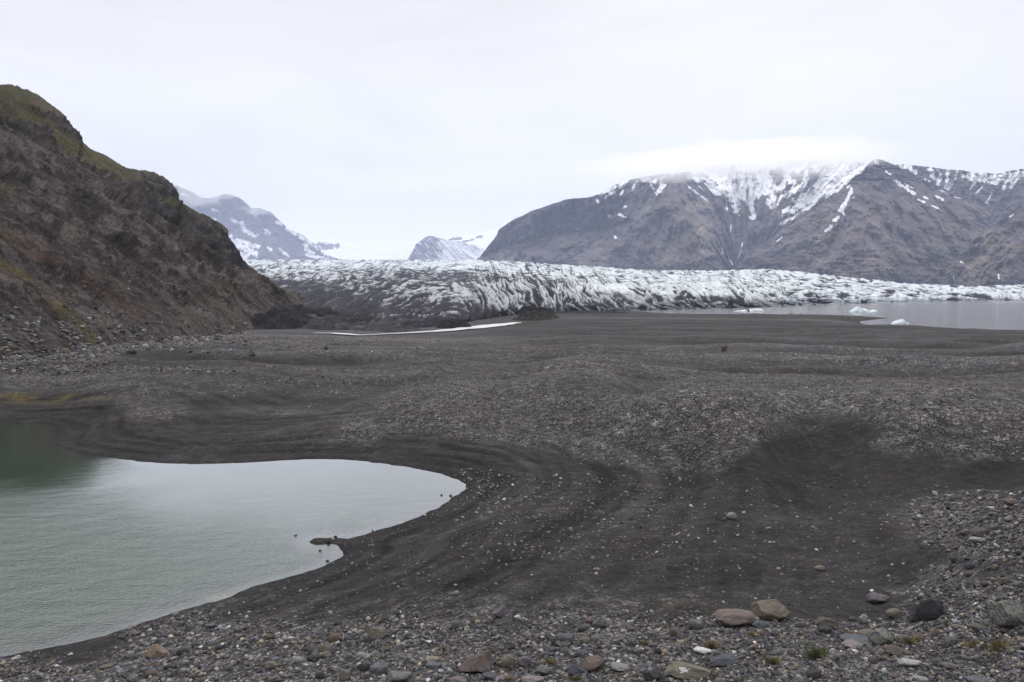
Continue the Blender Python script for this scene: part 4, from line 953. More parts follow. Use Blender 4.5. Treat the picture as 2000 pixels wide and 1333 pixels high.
# px, py(base), width, height, colour, shape, tilt, short name | rest of the label
HERO = [
 (1444, 1226, 84, 35, 'reddish', 'flat', 0, 'broad flat reddish boulder|lying against the tan angular boulder'),
 (1512, 1214, 78, 46, 'tan', 'angular', -6, 'tan angular boulder|with a dark undercut side, right behind the broad flat reddish boulder'),
 (1490, 1227, 38, 17, 'bluegrey', 'angular', 0, 'low blue-grey rock|in front of the gap between the reddish and tan boulders'),
 (1361, 1230, 30, 22, 'grey', 'dome', 0, 'grey humped rock|left of the broad flat reddish boulder'),
 (1618, 1226, 46, 23, 'brown', 'wedge', 0, 'brown saddle-shaped boulder|standing alone at the edge of the dark sand'),
 (1614, 1237, 28, 16, 'darkgrey', 'dome', 0, 'dark low rock|right in front of the brown saddle-shaped boulder'),
 (1689, 1218, 18, 19, 'pale', 'round', 0, 'pale egg-shaped stone|standing upright on the dark sand left of the beige rounded boulder'),
 (1667, 1213, 17, 9, 'brown', 'round', 0, 'small brown half-buried stone|just left of the pale egg-shaped stone'),
 (1375, 1278, 37, 13, 'white', 'flat', 0, 'flat whitish slab|behind the boulder with the white lichen spot'),
 (1403, 1285, 17, 15, 'grey', 'round', 0, 'round grey cobble|on the upper edge of the blue-grey block'),
 (1417, 1301, 60, 23, 'bluegrey', 'angular', 0, 'blue-grey rough block|right of the boulder with the white lichen spot'),
 (1347, 1327, 92, 37, 'olive', 'wedge', 0, 'large olive boulder|with a white lichen spot, at the bottom edge of the picture'),
 (1477, 1268, 15, 12, 'orange', 'round', 0, 'small orange-tan cobble|between the two grass tufts and the broad flat reddish boulder'),
 (1548, 1280, 17, 14, 'pink', 'angular', 0, 'small pinkish lump|left of the greenest grass tuft'),
 (1593, 1326, 32, 21, 'darkgrey', 'dome', 0, 'dark pyramid rock|below the greenest grass tuft at the bottom edge'),
 (1732, 1260, 50, 36, 'greenlichen', 'angular', 0, 'grey-green lichened boulder|with a steep broken face, right of the blue-grey long slab'),
 (1698, 1249, 38, 20, 'olive', 'round', 0, 'olive smooth boulder|behind the blue-grey long slab'),
 (1684, 1261, 66, 17, 'bluegrey', 'flat', 0, 'blue-grey long slab|in front of the olive smooth boulder'),
 (1672, 1266, 44, 10, 'pink', 'flat', 0, 'pinkish low slab|at the front edge of the blue-grey long slab'),
 (1762, 1282, 57, 21, 'brown', 'angular', 4, 'dark brown rough slab|below the grey-green lichened boulder'),
 (1824, 1212, 51, 48, 'black', 'angular', 0, 'big black angular boulder|the darkest and tallest rock at the right'),
 (1793, 1214, 32, 38, 'purple', 'angular', 0, 'purplish upright rock|leaning against the left side of the big black angular boulder'),
 (1750, 1208, 36, 21, 'olive', 'round', 0, 'beige rounded boulder|on dark sand left of the big black angular boulder'),
 (1721, 1180, 43, 23, 'purple', 'dome', 0, 'dark half-buried boulder|in the trodden sand behind the beige rounded boulder'),
 (1733, 1228, 29, 17, 'pink', 'wedge', 0, 'small pinkish peak|behind the grey-green lichened boulder'),
 (1873, 1231, 24, 11, 'tan', 'flat', 0, 'tan flat stone|below the right side of the big black angular boulder'),
 (1918, 1233, 33, 14, 'olive', 'dome', 0, 'olive low boulder|left of the lichen-crusted boulder at the right edge'),
 (1860, 1261, 33, 18, 'grey', 'wedge', 0, 'grey wedge stone|beside the small olive cobble at the right'),
 (1841, 1260, 16, 10, 'ochre', 'angular', 0, 'small ochre cobble|touching the left end of the grey wedge stone'),
 (1872, 1280, 17, 13, 'darkgrey', 'wedge', 0, 'small dark pyramid|below the grey wedge stone'),
 (1783, 1305, 43, 18, 'pale', 'flat', -5, 'long pale stone|below the dark brown rough slab'),
 (1833, 1300, 23, 14, 'bluegrey', 'angular', 0, 'blue-grey blocky stone|right of the long pale stone'),
 (1859, 1308, 34, 13, 'purple', 'flat', 0, 'purplish flat stone|right of the blue-grey blocky stone'),
 (1802, 1334, 31, 15, 'pale', 'dome', 0, 'pale smooth dome|at the bottom edge below the long pale stone'),
 (1918, 1336, 44, 14, 'bluegrey', 'dome', 0, 'blue-grey broad dome|at the bottom right edge of the picture'),
 (1708, 1296, 20, 15, 'purple', 'dome', 0, 'purplish small boulder|left of the dark brown rough slab, lower down'),
 (1992, 1226, 80, 58, 'lichen', 'angular', 0, 'lichen-crusted boulder|cut off by the right edge of the picture'),
 (1729, 1317, 13, 13, 'white', 'round', 0, 'white speckled cobble|below and left of the long pale stone'),
 (1101, 1260, 49, 27, 'bluegrey', 'dome', 0, 'half-dome grey boulder|with a broken hollow front, on the sand edge in the middle'),
 (1099, 1263, 34, 19, 'greenlichen', 'wedge', 0, 'greenish broken wedge|leaning in the front of the half-dome grey boulder'),
 (1143, 1258, 22, 15, 'olive', 'round', 0, 'olive cobble|just right of the half-dome grey boulder'),
 (1168, 1252, 28, 14, 'greenlichen', 'dome', 0, 'lichened pale rock|right of the olive cobble near the half-dome boulder'),
 (1224, 1234, 33, 18, 'purple', 'angular', 0, 'purplish lumpy boulder|on dark sand with a pale oval stone before it'),
 (1219, 1237, 16, 9, 'pale', 'round', 0, 'pale oval stone|at the foot of the purplish lumpy boulder'),
 (1151, 1218, 17, 12, 'reddish', 'dome', 0, 'reddish lone stone|on dark sand behind the half-dome grey boulder'),
 (1315, 1243, 17, 16, 'ochre', 'round', 0, 'ochre leaning cobble|between the purplish lumpy boulder and the grey humped rock'),
 (1157, 1312, 50, 31, 'reddish', 'angular', -14, 'reddish split block|in the stones at the middle of the bottom edge'),
 (1126, 1320, 35, 26, 'bluegrey', 'angular', 0, 'blue-grey angular boulder|leaning on the left of the reddish split block'),
 (1041, 1336, 48, 16, 'pink', 'flat', 0, 'pink flat boulder|cut by the bottom edge left of the blue-grey angular boulder'),
 (1213, 1313, 37, 16, 'pale', 'flat', 8, 'pale tilted slab|right of the reddish split block'),
 (1281, 1331, 45, 25, 'darkgrey', 'angular', 0, 'dark angular block|left of the large olive boulder at the bottom edge'),
 (1063, 1320, 35, 21, 'grey', 'dome', 0, 'grey smooth dome|behind the pink flat boulder'),
 (1056, 1303, 21, 13, 'brown', 'round', 0, 'brown round cobble|behind the grey smooth dome'),
 (1024, 1302, 31, 22, 'purple', 'dome', 0, 'purple-grey boulder|right of the olive round boulder'),
 (1233, 1264, 21, 12, 'darkgrey', 'angular', 0, 'dark blocky stone|below the purplish lumpy boulder'),
 (1246, 1277, 17, 10, 'olive', 'round', 0, 'dark olive pebble|below the dark blocky stone'),
 (1137, 1281, 28, 11, 'bluegrey', 'flat', 0, 'dark blue slab|below the olive cobble'),
 (1287, 1279, 15, 14, 'black', 'angular', 0, 'small black chunk|right of the dark olive pebble'),
 (653, 1256, 29, 20, 'ochre', 'round', 0, 'ochre egg-shaped boulder|left of the two-toned brown boulder near the pond'),
 (736, 1249, 39, 27, 'tan', 'angular', 0, 'two-toned brown boulder|with a dark right side, largest stone right of the pond'),
 (677, 1253, 15, 11, 'bluegrey', 'round', 0, 'blue-grey pebble|just right of the ochre egg-shaped boulder'),
 (976, 1208, 33, 26, 'purple', 'wedge', 0, 'lone purplish boulder|standing by itself on the dark sand in the middle'),
 (796, 1248, 17, 13, 'bluegrey', 'angular', 0, 'blue-grey chunk|right of the two-toned brown boulder'),
 (637, 1286, 20, 15, 'tan', 'round', 0, 'cream smooth cobble|below the ochre egg-shaped boulder'),
 (683, 1291, 19, 15, 'olive', 'round', 0, 'olive cobble twin|right of the cream smooth cobble'),
 (704, 1287, 19, 14, 'pale', 'round', 0, 'pale round cobble|just right of the olive cobble twin'),
 (634, 1274, 32, 17, 'brown', 'angular', 0, 'dark brown clod|between the ochre boulder and the cream smooth cobble'),
 (611, 1292, 27, 13, 'darkgrey', 'flat', 0, 'dark slab|left of the cream smooth cobble'),
 (740, 1320, 37, 30, 'grey', 'dome', 0, 'grey tall dome|near the bottom edge below the two-toned brown boulder'),
 (708, 1312, 26, 19, 'darkgrey', 'angular', 0, 'dark grey block|leaning on the left of the grey tall dome'),
 (927, 1316, 72, 41, 'reddish', 'wedge', -12, 'long reddish wedge|rising to the right, largest red stone at the bottom'),
 (992, 1306, 34, 30, 'olive', 'round', 0, 'olive round boulder|at the right end of the long reddish wedge'),
 (779, 1336, 48, 25, 'grey', 'flat', 0, 'grey bar-shaped boulder|cut by the bottom edge right of the grey tall dome'),
 (672, 1330, 27, 25, 'olive', 'angular', 0, 'olive upright stone|near the bottom edge left of the grey tall dome'),
 (843, 1296, 33, 13, 'tan', 'flat', 0, 'tan flat cobble|left of the long reddish wedge'),
 (846, 1306, 32, 12, 'bluegrey', 'flat', 0, 'blue-grey flat cobble|right below the tan flat cobble'),
 (836, 1257, 14, 6, 'white', 'angular', 0, 'white quartz chip|brightest chip right of the blue-grey chunk'),
 (824, 1223, 9, 6, 'white', 'angular', 0, 'small white chip|on the dark sand behind the white quartz chip'),
 (891, 1162, 13, 9, 'pale', 'dome', 0, 'pale sand-bound stone|on the dark sand above the lone purplish boulder'),
 (946, 1318, 30, 19, 'purple', 'wedge', 0, 'purplish pointed stone|in front of the long reddish wedge'),
 (957, 1328, 36, 14, 'bluegrey', 'flat', 0, 'bluish flat slab|below the purplish pointed stone'),
 (894, 1338, 38, 16, 'pink', 'dome', 0, 'pinkish low dome|cut by the bottom edge below the long reddish wedge'),
 (301, 1287, 47, 32, 'orange', 'angular', 6, 'orange-tan boulder|the biggest stone at the bottom left'),
 (249, 1287, 25, 17, 'pale', 'angular', 0, 'pale angular stone|left of the orange-tan boulder'),
 (354, 1280, 23, 15, 'darkgrey', 'round', 0, 'dark round cobble|right of the orange-tan boulder'),
 (381, 1266, 18, 13, 'grey', 'round', 0, 'grey round cobble|right of and behind the dark round cobble'),
 (408, 1228, 23, 10, 'bluegrey', 'flat', 0, 'blue-grey oval|on the beach of the pond'),
 (291, 1325, 34, 18, 'brown', 'round', 0, 'brown rounded boulder|below the orange-tan boulder'),
 (256, 1335, 31, 21, 'greenlichen', 'angular', 0, 'lichened bottom stone|left of the brown rounded boulder'),
 (280, 1314, 20, 13, 'bluegrey', 'dome', 0, 'slate-blue stone|touching the back of the brown rounded boulder'),
 (444, 1311, 22, 13, 'grey', 'dome', 0, 'grey domed cobble|midway between the brown rounded boulder and the dark slab'),
 (581, 1294, 22, 12, 'pale', 'dome', 0, 'pale domed cobble|left of the dark slab'),
 (1430, 1014, 22, 14, 'pale', 'round', 0, 'pale oval boulder|lying alone on the dark sand in the middle distance'),
 (1415, 1017, 8, 6, 'grey', 'round', 0, 'small grey companion|just left of the pale oval boulder'),
 (1502, 1035, 13, 6, 'tan', 'round', 0, 'tan lone pebble|on the sand right of the pale oval boulder'),
 (1859, 979, 11, 10, 'grey', 'angular', 0, 'grey lone block|on the sand before the stony bank at the right'),
 (1604, 1116, 21, 12, 'tan', 'round', 0, 'tan half-buried cobble|on the smooth sand, far from other stones'),
 (1888, 1046, 25, 11, 'brown', 'round', 0, 'brown oblong stone|at the foot of the right-hand bank'),
 (1919, 1050, 38, 21, 'purple', 'dome', 0, 'purplish bank boulder|right of the brown oblong stone'),
 (1915, 1060, 32, 11, 'pale', 'flat', 0, 'pale bank slab|in front of the purplish bank boulder'),
 (1893, 1127, 17, 13, 'reddish', 'dome', 0, 'reddish bank stone|low on the right-hand bank'),
 (1946, 1112, 18, 10, 'tan', 'round', 0, 'tan bank cobble|right of and behind the reddish bank stone'),
 (1980, 988, 30, 14, 'reddish', 'flat', 0, 'reddish crest slab|on the crest of the right-hand bank'),
 (1158, 1094, 10, 8, 'pale', 'round', 0, 'light sand pebble|on the sand in the middle, right of the pond'),
 (640, 1062, 8, 7, 'black', 'angular', 0, 'black shore stone|on the little spit at the pond edge'),
 (650, 1055, 9, 5, 'pale', 'angular', 0, 'pale spit stone|on the little spit at the pond edge'),
 (655, 1051, 7, 5, 'black', 'round', 0, 'dark spit stone|behind the pale spit stone'),
 (625, 1083, 8, 5, 'olive', 'round', 0, 'olive wading stone|in the water of the small pond cove'),
 (639, 1099, 8, 5, 'darkgrey', 'round', 0, 'dark wading stone|at the mouth of the small pond cove'),
 (577, 1054, 6, 4, 'darkgrey', 'round', 0, 'dark outer stone|standing in the pond left of the spit'),
 (728, 1041, 4, 7, 'black', 'angular', 0, 'black upright stone|at the waterline right of the spit'),
 (862, 973, 5, 4, 'black', 'angular', 0, 'black pond stone|in the water near the right tip of the pond'),
 (880, 971, 6, 5, 'black', 'angular', 0, 'black tip stone|in the water nearest the right tip of the pond'),
 (119, 730, 26, 13, 'grey', 'round', 0, 'grey plain boulder|on the gravel plain below the left hillside'),
 (203, 714, 13, 8, 'brown', 'round', 0, 'brown plain boulder|right of the grey plain boulder'),
 (167, 727, 11, 8, 'brown', 'round', 0, 'small brown boulder|between the grey and brown plain boulders'),
 (491, 695, 14, 12, 'brown', 'wedge', -25, 'brown tilted boulder|leaning on the plain in front of the glacier'),
 (255, 691, 19, 9, 'darkgrey', 'dome', 0, 'dark plain rock|at the edge of the stones under the hillside'),
 (78, 662, 22, 14, 'tan', 'round', 0, 'tan hillside boulder|largest among the stones at the foot of the hillside'),
 (636, 683, 10, 8, 'darkgrey', 'angular', 0, 'dark distant rock|on the plain in front of the meltwater stream'),
 (1841, 787, 8, 6, 'black', 'angular', 0, 'black mound stone|on the right-hand gravel mound'),
 (1808, 802, 10, 6, 'black', 'angular', 0, 'coal-black mound stone|left of the black mound stone'),
]

# a table of ground points seen from the camera, to find where a pixel meets the ground
def hit_ground(px, py, lo=7.0, hi=450.0):
    a, s = ray(np.array(px, float), np.array(py, float))
    ds = np.exp(np.linspace(math.log(lo), math.log(hi), 420))
    X = a[:, None] * ds; Y = np.broadcast_to(ds, X.shape)
    z, sp, sl = ground(X, Y, True)
    zr = EYE + s[:, None] * ds
    below = zr <= z
    i = np.where(below.any(1), below.argmax(1), len(ds) - 1); i = np.maximum(i, 1)
    r = np.arange(len(i)); e0 = (zr - z)[r, i - 1]; e1 = (zr - z)[r, i]
    t = np.clip(e0 / np.maximum(e0 - e1, 1e-6), 0, 1)
    d = ds[i - 1] * (1 - t) + ds[i] * t
    x = a * d; zz = z[r, i - 1] * (1 - t) + z[r, i] * t
    return np.stack([x, d, zz], -1), sp[r, i], below.any(1)

def place_stone(name, p, w, h, colour, shape, tilt, idx, cat, label, group, sink=.26):
    me = proto(shape, idx % 7)
    o = bpy.data.objects.new(name, me); COL.objects.link(o)
    o.material_slots[0].link = 'OBJECT'; o.material_slots[0].material = SM[colour]
    dep = w * random.uniform(.58, .78)
    el = (EYE - p[2]) / math.hypot(p[1], EYE - p[2])
    h = max(.42 * h, (h - .55 * dep * el) / .95)
    o.scale = (w / 2, dep / 2, h / 2 * (1 + sink * .6))
    o.rotation_euler = (random.uniform(-.06, .06), math.radians(tilt), random.uniform(-.35, .35) + (math.pi if random.random() < .0 else 0))
    o.location = (p[0], p[1] + dep * .40, p[2] + h / 2 * (1 - sink))
    o['label'] = label; o['category'] = cat; o['group'] = group
    return o

def make_heroes():
    A = np.array([(h[0], h[1]) for h in HERO], float)
    P, sp, ok = hit_ground(A[:, 0], A[:, 1])
    out = []
    for i, h in enumerate(HERO):
        p = P[i].copy(); d = p[1]
        if sp[i] < 0: p[2] = max(p[2], POND_Z - .02)
        w = h[2] * d / F; hh = h[3] * d / F * 1.02
        short, rest = h[7].split('|')
        big = w > .32 or h[2] > 30
        nm = 'boulder' if big else 'stone'
        o = place_stone(nm, p, w, hh, h[4], h[5], h[6], i, nm, short + ' ' + rest, 'boulders and cobbles scattered over the moraine')
        out.append((p[0], p[1], w, short, o))
    # white lichen on the large olive boulder
    return out

def make_stones(heroes):
    """the next largest stones: single cobbles of the near bank, and the blocks at the foot of the hillside"""
    cand = []
    r = np.random.default_rng(31)
    while len(cand) < 2600:
        k = r.random()
        if k < .62: px, py, w = r.uniform(180, 2010), r.uniform(1222, 1338), 10 + 18 * r.random() ** 1.7
        elif k < .80: px, py, w = r.uniform(1860, 2015), r.uniform(985, 1240), r.uniform(9, 20)
        else: px, py, w = r.uniform(-5, 430), 0, 0
        if py == 0:
            lo = float(np.interp(px, [0, 200, 430], [655, 668, 652])); hi_ = float(np.interp(px, [0, 170, 200, 430], [722, 705, 690, 672])); py = r.uniform(lo, hi_); w = r.uniform(6, 15)
        cand.append((px, py, w))
    cand = np.array(cand)
    # keep clear of heroes and of each other (screen distances)
    kept = []
    HP = np.array([(h[0], h[1] - h[3] / 2, h[2]) for h in HERO], float)
    for c in cand:
        if len(kept) and (np.hypot(np.array(kept)[:, 0] - c[0], (np.array(kept)[:, 1] - c[1]) * 1.6) < (c[2] + np.array(kept)[:, 2]) * .62).any(): continue
        if (np.hypot(HP[:, 0] - c[0], (HP[:, 1] - c[1] + c[2] * .3) * 1.5) < (c[2] + HP[:, 2]) * .55).any(): continue
        kept.append(tuple(c))
    near = [k for k in kept if k[1] > 900]; far = [k for k in kept if k[1] < 900]
    near = near[:118]; far = far[:62]
    kept = np.array(near + far)
    P, sp, ok = hit_ground(kept[:, 0], kept[:, 1])
    names = list(SC); used = {}
    hx = np.array([h[0] for h in heroes]); hy = np.array([h[1] for h in heroes])
    cw = ['grey'] * 5 + ['bluegrey'] * 4 + ['darkgrey'] * 4 + ['purple'] * 3 + ['olive'] * 3 + ['tan'] * 3 + ['reddish'] * 2 + ['pale'] * 3 + ['brown'] * 2 + ['pink', 'ochre', 'black']
    cf = ['grey'] * 4 + ['pale'] * 4 + ['tan'] * 3 + ['brown'] * 2 + ['purple', 'olive', 'darkgrey']
    pos = [(h[0], h[1]) for h in heroes]
    for i, k in enumerate(kept):
        if not ok[i]: continue
        d = P[i][1]; w = k[2] * d / F; isnear = k[1] > 900
        h = w * random.uniform(.45, .78)
        col = random.choice(cw if isnear else cf); shape = random.choice(['round', 'round', 'dome', 'angular', 'angular', 'flat', 'wedge'])
        if shape == 'flat': h *= .6
        q = P[i].copy()
        if not isnear: q[2] = hill_or_ground(q)
        o0 = np.argsort(np.hypot((HP[:, 0] - k[0]), (HP[:, 1] - k[1]) * 1.5))[:6]
        dx = k[0] - HP[o0[0], 0]; dy = k[1] - (HERO[o0[0]][1])
        rel = ('right of' if dx > 0 else 'left of') if abs(dx) > 1.3 * abs(dy) else ('in front of' if dy > 0 else 'behind')
        shp = {'round': 'rounded', 'dome': 'domed', 'angular': 'angular', 'flat': 'flat', 'wedge': 'pointed'}[shape]
        kind = 'block' if not isnear else ('cobble' if k[2] < 15 else 'stone')
        lab = f"{WORD[col]} {shp} {kind} {rel} the {heroes[o0[0]][3]}"
        j = 1
        while lab in used and j < 6:
            lab = f"{WORD[col]} {shp} {kind} between the {heroes[o0[0]][3]} and the {heroes[o0[j]][3]}"; j += 1
        used[lab] = 1
        lab = ' '.join(lab.split()[:16])
        place_stone('stone' if isnear else 'boulder', q, w, h, col, shape, random.uniform(-10, 10), i * 3 + 1, 'stone' if isnear else 'boulder', lab,
                    'cobbles lying on the near bank' if isnear else 'blocks fallen to the foot of the hillside')

HILLP = None
def hill_or_ground(q):
    return q[2]

def make_gravel():
    """all the smaller stones that nobody could count"""
    r = np.random.default_rng(77)
    pts = []
    def scatter(n, x0, x1, y0, y1, smin, smax, power=2.2, thin=None):
        px = r.uniform(x0, x1, n); py = r.uniform(y0, y1, n)
        s = smin * (smax / smin) ** (r.random(n) ** power)
        pts.append(np.stack([px, py, s, np.full(n, 1.0 if thin is None else thin)], -1))
    scatter(36000, -60, 2060, 1195, 1345, 2.0, 12, 3.0)
    scatter(9000, 1780, 2060, 960, 1260, 2.2, 11, 2.2)
    scatter(9000, 2050, 2880, 960, 1345, 2.4, 11, 2.6)
    scatter(4000, 2050, 2880, 740, 960, 1.8, 5, 2.6)
    scatter(11000, 250, 1850, 930, 1220, 2.0, 8, 2.8, .20)
    scatter(1300, 900, 1360, 925, 1090, 2.2, 8.5, 2.8, .02)
    scatter(420, 885, 990, 915, 1000, 2.2, 6.5, 1.6, .02)
    scatter(34000, 500, 2060, 735, 935, 1.6, 5.0, 2.6)
    scatter(9000, -60, 1000, 680, 850, 1.5, 4.5, 2.8)
    scatter(11000, 0, 2060, 655, 760, 1.3, 3.0, 3)
    scatter(6500, -60, 480, 640, 730, 1.8, 8.5, 2.4)
    A = np.concatenate(pts)
    keep_all = []
    for i in range(0, len(A), 6000):
        B = A[i:i + 6000]
        # march on a coarse ladder for speed, nearby columns share nothing, so keep it simple
        P, sp, ok = hit_fast(B[:, 0], B[:, 1])
        g = gravel_mask(P[:, 0], P[:, 1], P[:, 2])
        pr = np.clip(g, 0, 1) ** 1.5
        pr = np.where(B[:, 3] < 1, np.maximum(pr, 1 - B[:, 3]) * np.where(B[:, 3] < .1, .9, .5), pr)
        m = ok & (r.random(len(B)) < pr) & (sp > .05)
        keep_all.append(np.concatenate([P[m], B[m]], 1))
    HP_ = HILLP[:-4].reshape(-1, 3); hx, hy = project(HP_[:, 0], HP_[:, 1], HP_[:, 2])
    low = np.interp(hx, [-50, 200, 480], [560, 590, 610])
    wgt = np.where((hx > -30) & (hx < 500) & (hy > 330), .05 + np.clip((hy - low) / 70, 0, 1.3) ** 1.3, 0)
    wgt *= np.clip(.25 + 2.2 * fbm(hx / 40, hy / 22, 3, 500), .03, 1)
    pick = r.choice(len(HP_), 5200, p=wgt / wgt.sum())
    Q = HP_[pick]; sz = 2.2 * (11 / 2.2) ** (r.random(len(pick)) ** 2.6) * np.clip(.45 + .55 * (hy[pick] - 480) / 160, .4, 1)
    keep_all.append(np.concatenate([Q, hx[pick][:, None], hy[pick][:, None], sz[:, None], np.ones((len(pick), 1))], 1))
    K = np.concatenate(keep_all)
    n = len(K)
    V1, F1 = ICO1
    sel_big = K[:, 5] > 5.2
    pal = np.array([SC[k] for k in ('grey', 'grey', 'bluegrey', 'bluegrey', 'darkgrey', 'darkgrey', 'purple', 'olive', 'tan', 'brown', 'pale', 'pink', 'grey', 'darkgrey', 'black', 'ochre')])
    Vs, Fs, Cs = [], [], []; off = 0
    for base, msk in ((ICO1, ~sel_big), (ICO2, sel_big)):
        Q = K[msk]; k = len(Q)
        if not k: continue
        V, Fc = base; nv = len(V)
        size = Q[:, 5] * Q[:, 1] / F / 2
        W = np.repeat(V[None], k, 0)
        W = W * (1 + r.normal(0, .13, (k, nv, 1)))
        for _ in range(3):
            nn = r.normal(size=(k, 3)); nn /= np.linalg.norm(nn, axis=1)[:, None]; h = r.uniform(.45, .9, (k, 1))
            e = np.einsum('kvc,kc->kv', W, nn) - h; e = np.maximum(e, 0)
            W = W - e[..., None] * nn[:, None]
        sc = np.stack([r.uniform(.8, 1.25, k), r.uniform(.7, 1.1, k), r.uniform(.38, .78, k)], -1) * size[:, None]
        W = W * sc[:, None]
        th = r.uniform(0, 2 * np.pi, k); c, s = np.cos(th)[:, None], np.sin(th)[:, None]
        x = W[..., 0] * c - W[..., 1] * s; y = W[..., 0] * s + W[..., 1] * c
        tl = r.normal(0, .25, (k, 1)); z = W[..., 2] + x * tl
        W = np.stack([x + Q[:, 0:1], y + Q[:, 1:2], z + Q[:, 2:3] + (sc[:, 2] * .45)[:, None]], -1)
        col = pal[r.integers(0, len(pal), k)] * np.exp(r.normal(-.17, .42, (k, 1)) + .14 * (Q[:, 6:7] < 1))
        Vs.append(W.reshape(-1, 3)); Fs.append((Fc[None] + (np.arange(k) * nv)[:, None, None] + off).reshape(-1, 3)); Cs.append(np.repeat(col, nv, 0)); off += k * nv
    f = np.concatenate(Fs)
    me = raw_mesh('gravel', np.concatenate(Vs), f.ravel(), np.full(len(f), 3), np.clip(np.concatenate(Cs), .02, .55), smooth=False)
    nt = NT('gravel_stones'); c = nt.mulc(nt.attr('col'), nt.rng(nt.noise(30, 4, .6), .3, .7, .75, 1.25))
    link('gravel', me, nt.fin(c, .9, None, .25), kind='stuff')
    print('gravel stones', n)

_GRID = None
def hit_fast(px, py):
    """pixel to ground on a precomputed table of heights by bearing and distance"""
    global _GRID
    if _GRID is None:
        pxs = np.linspace(-420, 2920, 490); ds = np.exp(np.linspace(math.log(7), math.log(430), 520))
        a, _ = ray(pxs, np.full(len(pxs), 578.0)); a = (pxs - 1000) / F
        Bx = a[:, None] * ds[None]; By = np.broadcast_to(ds, Bx.shape)
        z, sp, sl = ground(Bx, By, True); _GRID = (pxs, ds, z, sp)
    pxs, ds, z, sp = _GRID
    a, s = ray(px, py)
    col = np.clip(np.round((a * F + 1000 - pxs[0]) / (pxs[1] - pxs[0])).astype(int), 0, len(pxs) - 1)
    zc = z[col]; zr = EYE + s[:, None] * ds
    b = zr <= zc; ok = b.any(1); i = np.maximum(b.argmax(1), 1)
    r_ = np.arange(len(i)); e0 = (zr - zc)[r_, i - 1]; e1 = (zr - zc)[r_, i]
    t = np.clip(e0 / np.maximum(e0 - e1, 1e-6), 0, 1); d = ds[i - 1] * (1 - t) + ds[i] * t
    zz = zc[r_, i - 1] * (1 - t) + zc[r_, i] * t
    return np.stack([a * d, d, zz], -1), sp[col, i], ok

# ------------------------------------------------------------------ build
make_ground()
make_pond(); make_lagoon(); make_stream()
_, HILLP = make_hill()
make_mountains(); make_glacier(); make_moraine()
heroes = make_heroes(); make_stones(heroes); make_gravel()

# ------------------------------------------------------------------ small things
def make_tuft(px, py, w, h, green, label, seed):
    P, _, _ = hit_ground([px], [py]); p = P[0]; d = p[1]; W = w * d / F; H = h * d / F
    r = np.random.default_rng(seed); V = []; Fc = []; C = []
    for k in range(int(90 + 70 * (w / 30))):
        rr = abs(r.normal(0, .24)) * W; th = r.uniform(0, 2 * math.pi)
        b = np.array([rr * math.cos(th), rr * .7 * math.sin(th), -.02])
        out = np.array([math.cos(th), math.sin(th) * .8, 0]) * r.uniform(.1, .75) + r.normal(0, .18, 3) * [1, 1, 0]
        L = H * r.uniform(.5, 1.1); wd = .0055 * r.uniform(.7, 1.4) * max(1, d / 12)
        sd = np.array([-math.sin(th + 1), math.cos(th + 1), 0]) * wd
        g = green + r.normal(0, .3)
        col = np.array([.070, .092, .028]) if g > .5 else (np.array([.20, .155, .075]) if g > .1 else np.array([.25, .19, .12]))
        n0 = len(V)
        for t, kx in ((0, 1), (.4, .85), (.75, .55), (1, .08)):
            c = b + np.array([0, 0, 1]) * L * (t - .25 * t * t * np.linalg.norm(out)) + out * L * t * t * .8
            V += [c - sd * kx, c + sd * kx]; C += [col * (.75 + .4 * t)] * 2
        Fc += [(n0 + 2 * i, n0 + 2 * i + 1, n0 + 2 * i + 3, n0 + 2 * i + 2) for i in range(3)]
    me = raw_mesh('grass_tuft', np.array(V), np.array(Fc).ravel(), np.full(len(Fc), 4), np.clip(np.array(C), .01, 1))
    o = link('grass_tuft', me, M_GRASS, label=label, cat='grass tuft', group='grass tufts among the stones'); o.location = p

M_GRASS = (lambda n: n.fin(n.attr('col'), .7, None, .2))(NT('dry_grass'))
for i, (px, py, w, h, g, lab) in enumerate((
    (1592, 1285, 54, 30, .75, 'greenest and largest grass tuft, among stones right of the dark pyramid rock'),
    (1508, 1298, 36, 23, .55, 'small green and straw tuft left of the greenest tuft'),
    (1389, 1264, 40, 17, .2, 'straw coloured tuft just behind the flat whitish slab'),
    (1776, 1258, 32, 19, .4, 'yellowish tuft right of the grey-green lichened boulder'),
    (1952, 1270, 64, 28, .35, 'wide thin straw tuft at the right edge below the lichen-crusted boulder'),
    (1072, 1297, 30, 13, .1, 'pale straw tuft behind the grey smooth dome'),
    (1124, 1330, 22, 14, .6, 'little green tuft in front of the blue-grey angular boulder'),
    (995, 1333, 20, 17, .15, 'straw tuft below the olive round boulder at the bottom edge'),
    (866, 1269, 18, 9, .3, 'tiny yellowish tuft above the long reddish wedge'),
    (1660, 1240, 34, 12, -.1, 'bleached dry tuft between the dark low rock and the olive smooth boulder'),
    (1905, 1262, 34, 18, .15, 'straw tuft left of the wide thin tuft at the right edge'), (1720, 1290, 22, 11, .0, 'short bleached tuft below the grey-green lichened boulder'), (1468, 1240, 26, 9, -.1, 'bleached wisps in front of the broad flat reddish boulder'), (1260, 1258, 22, 10, .1, 'small straw tuft right of the dark blocky stone'),
    (1830, 1240, 30, 14, -.1, 'bleached dry stalks below the big black angular boulder'))):
    make_tuft(px, py, w, h, g, lab, 600 + i)

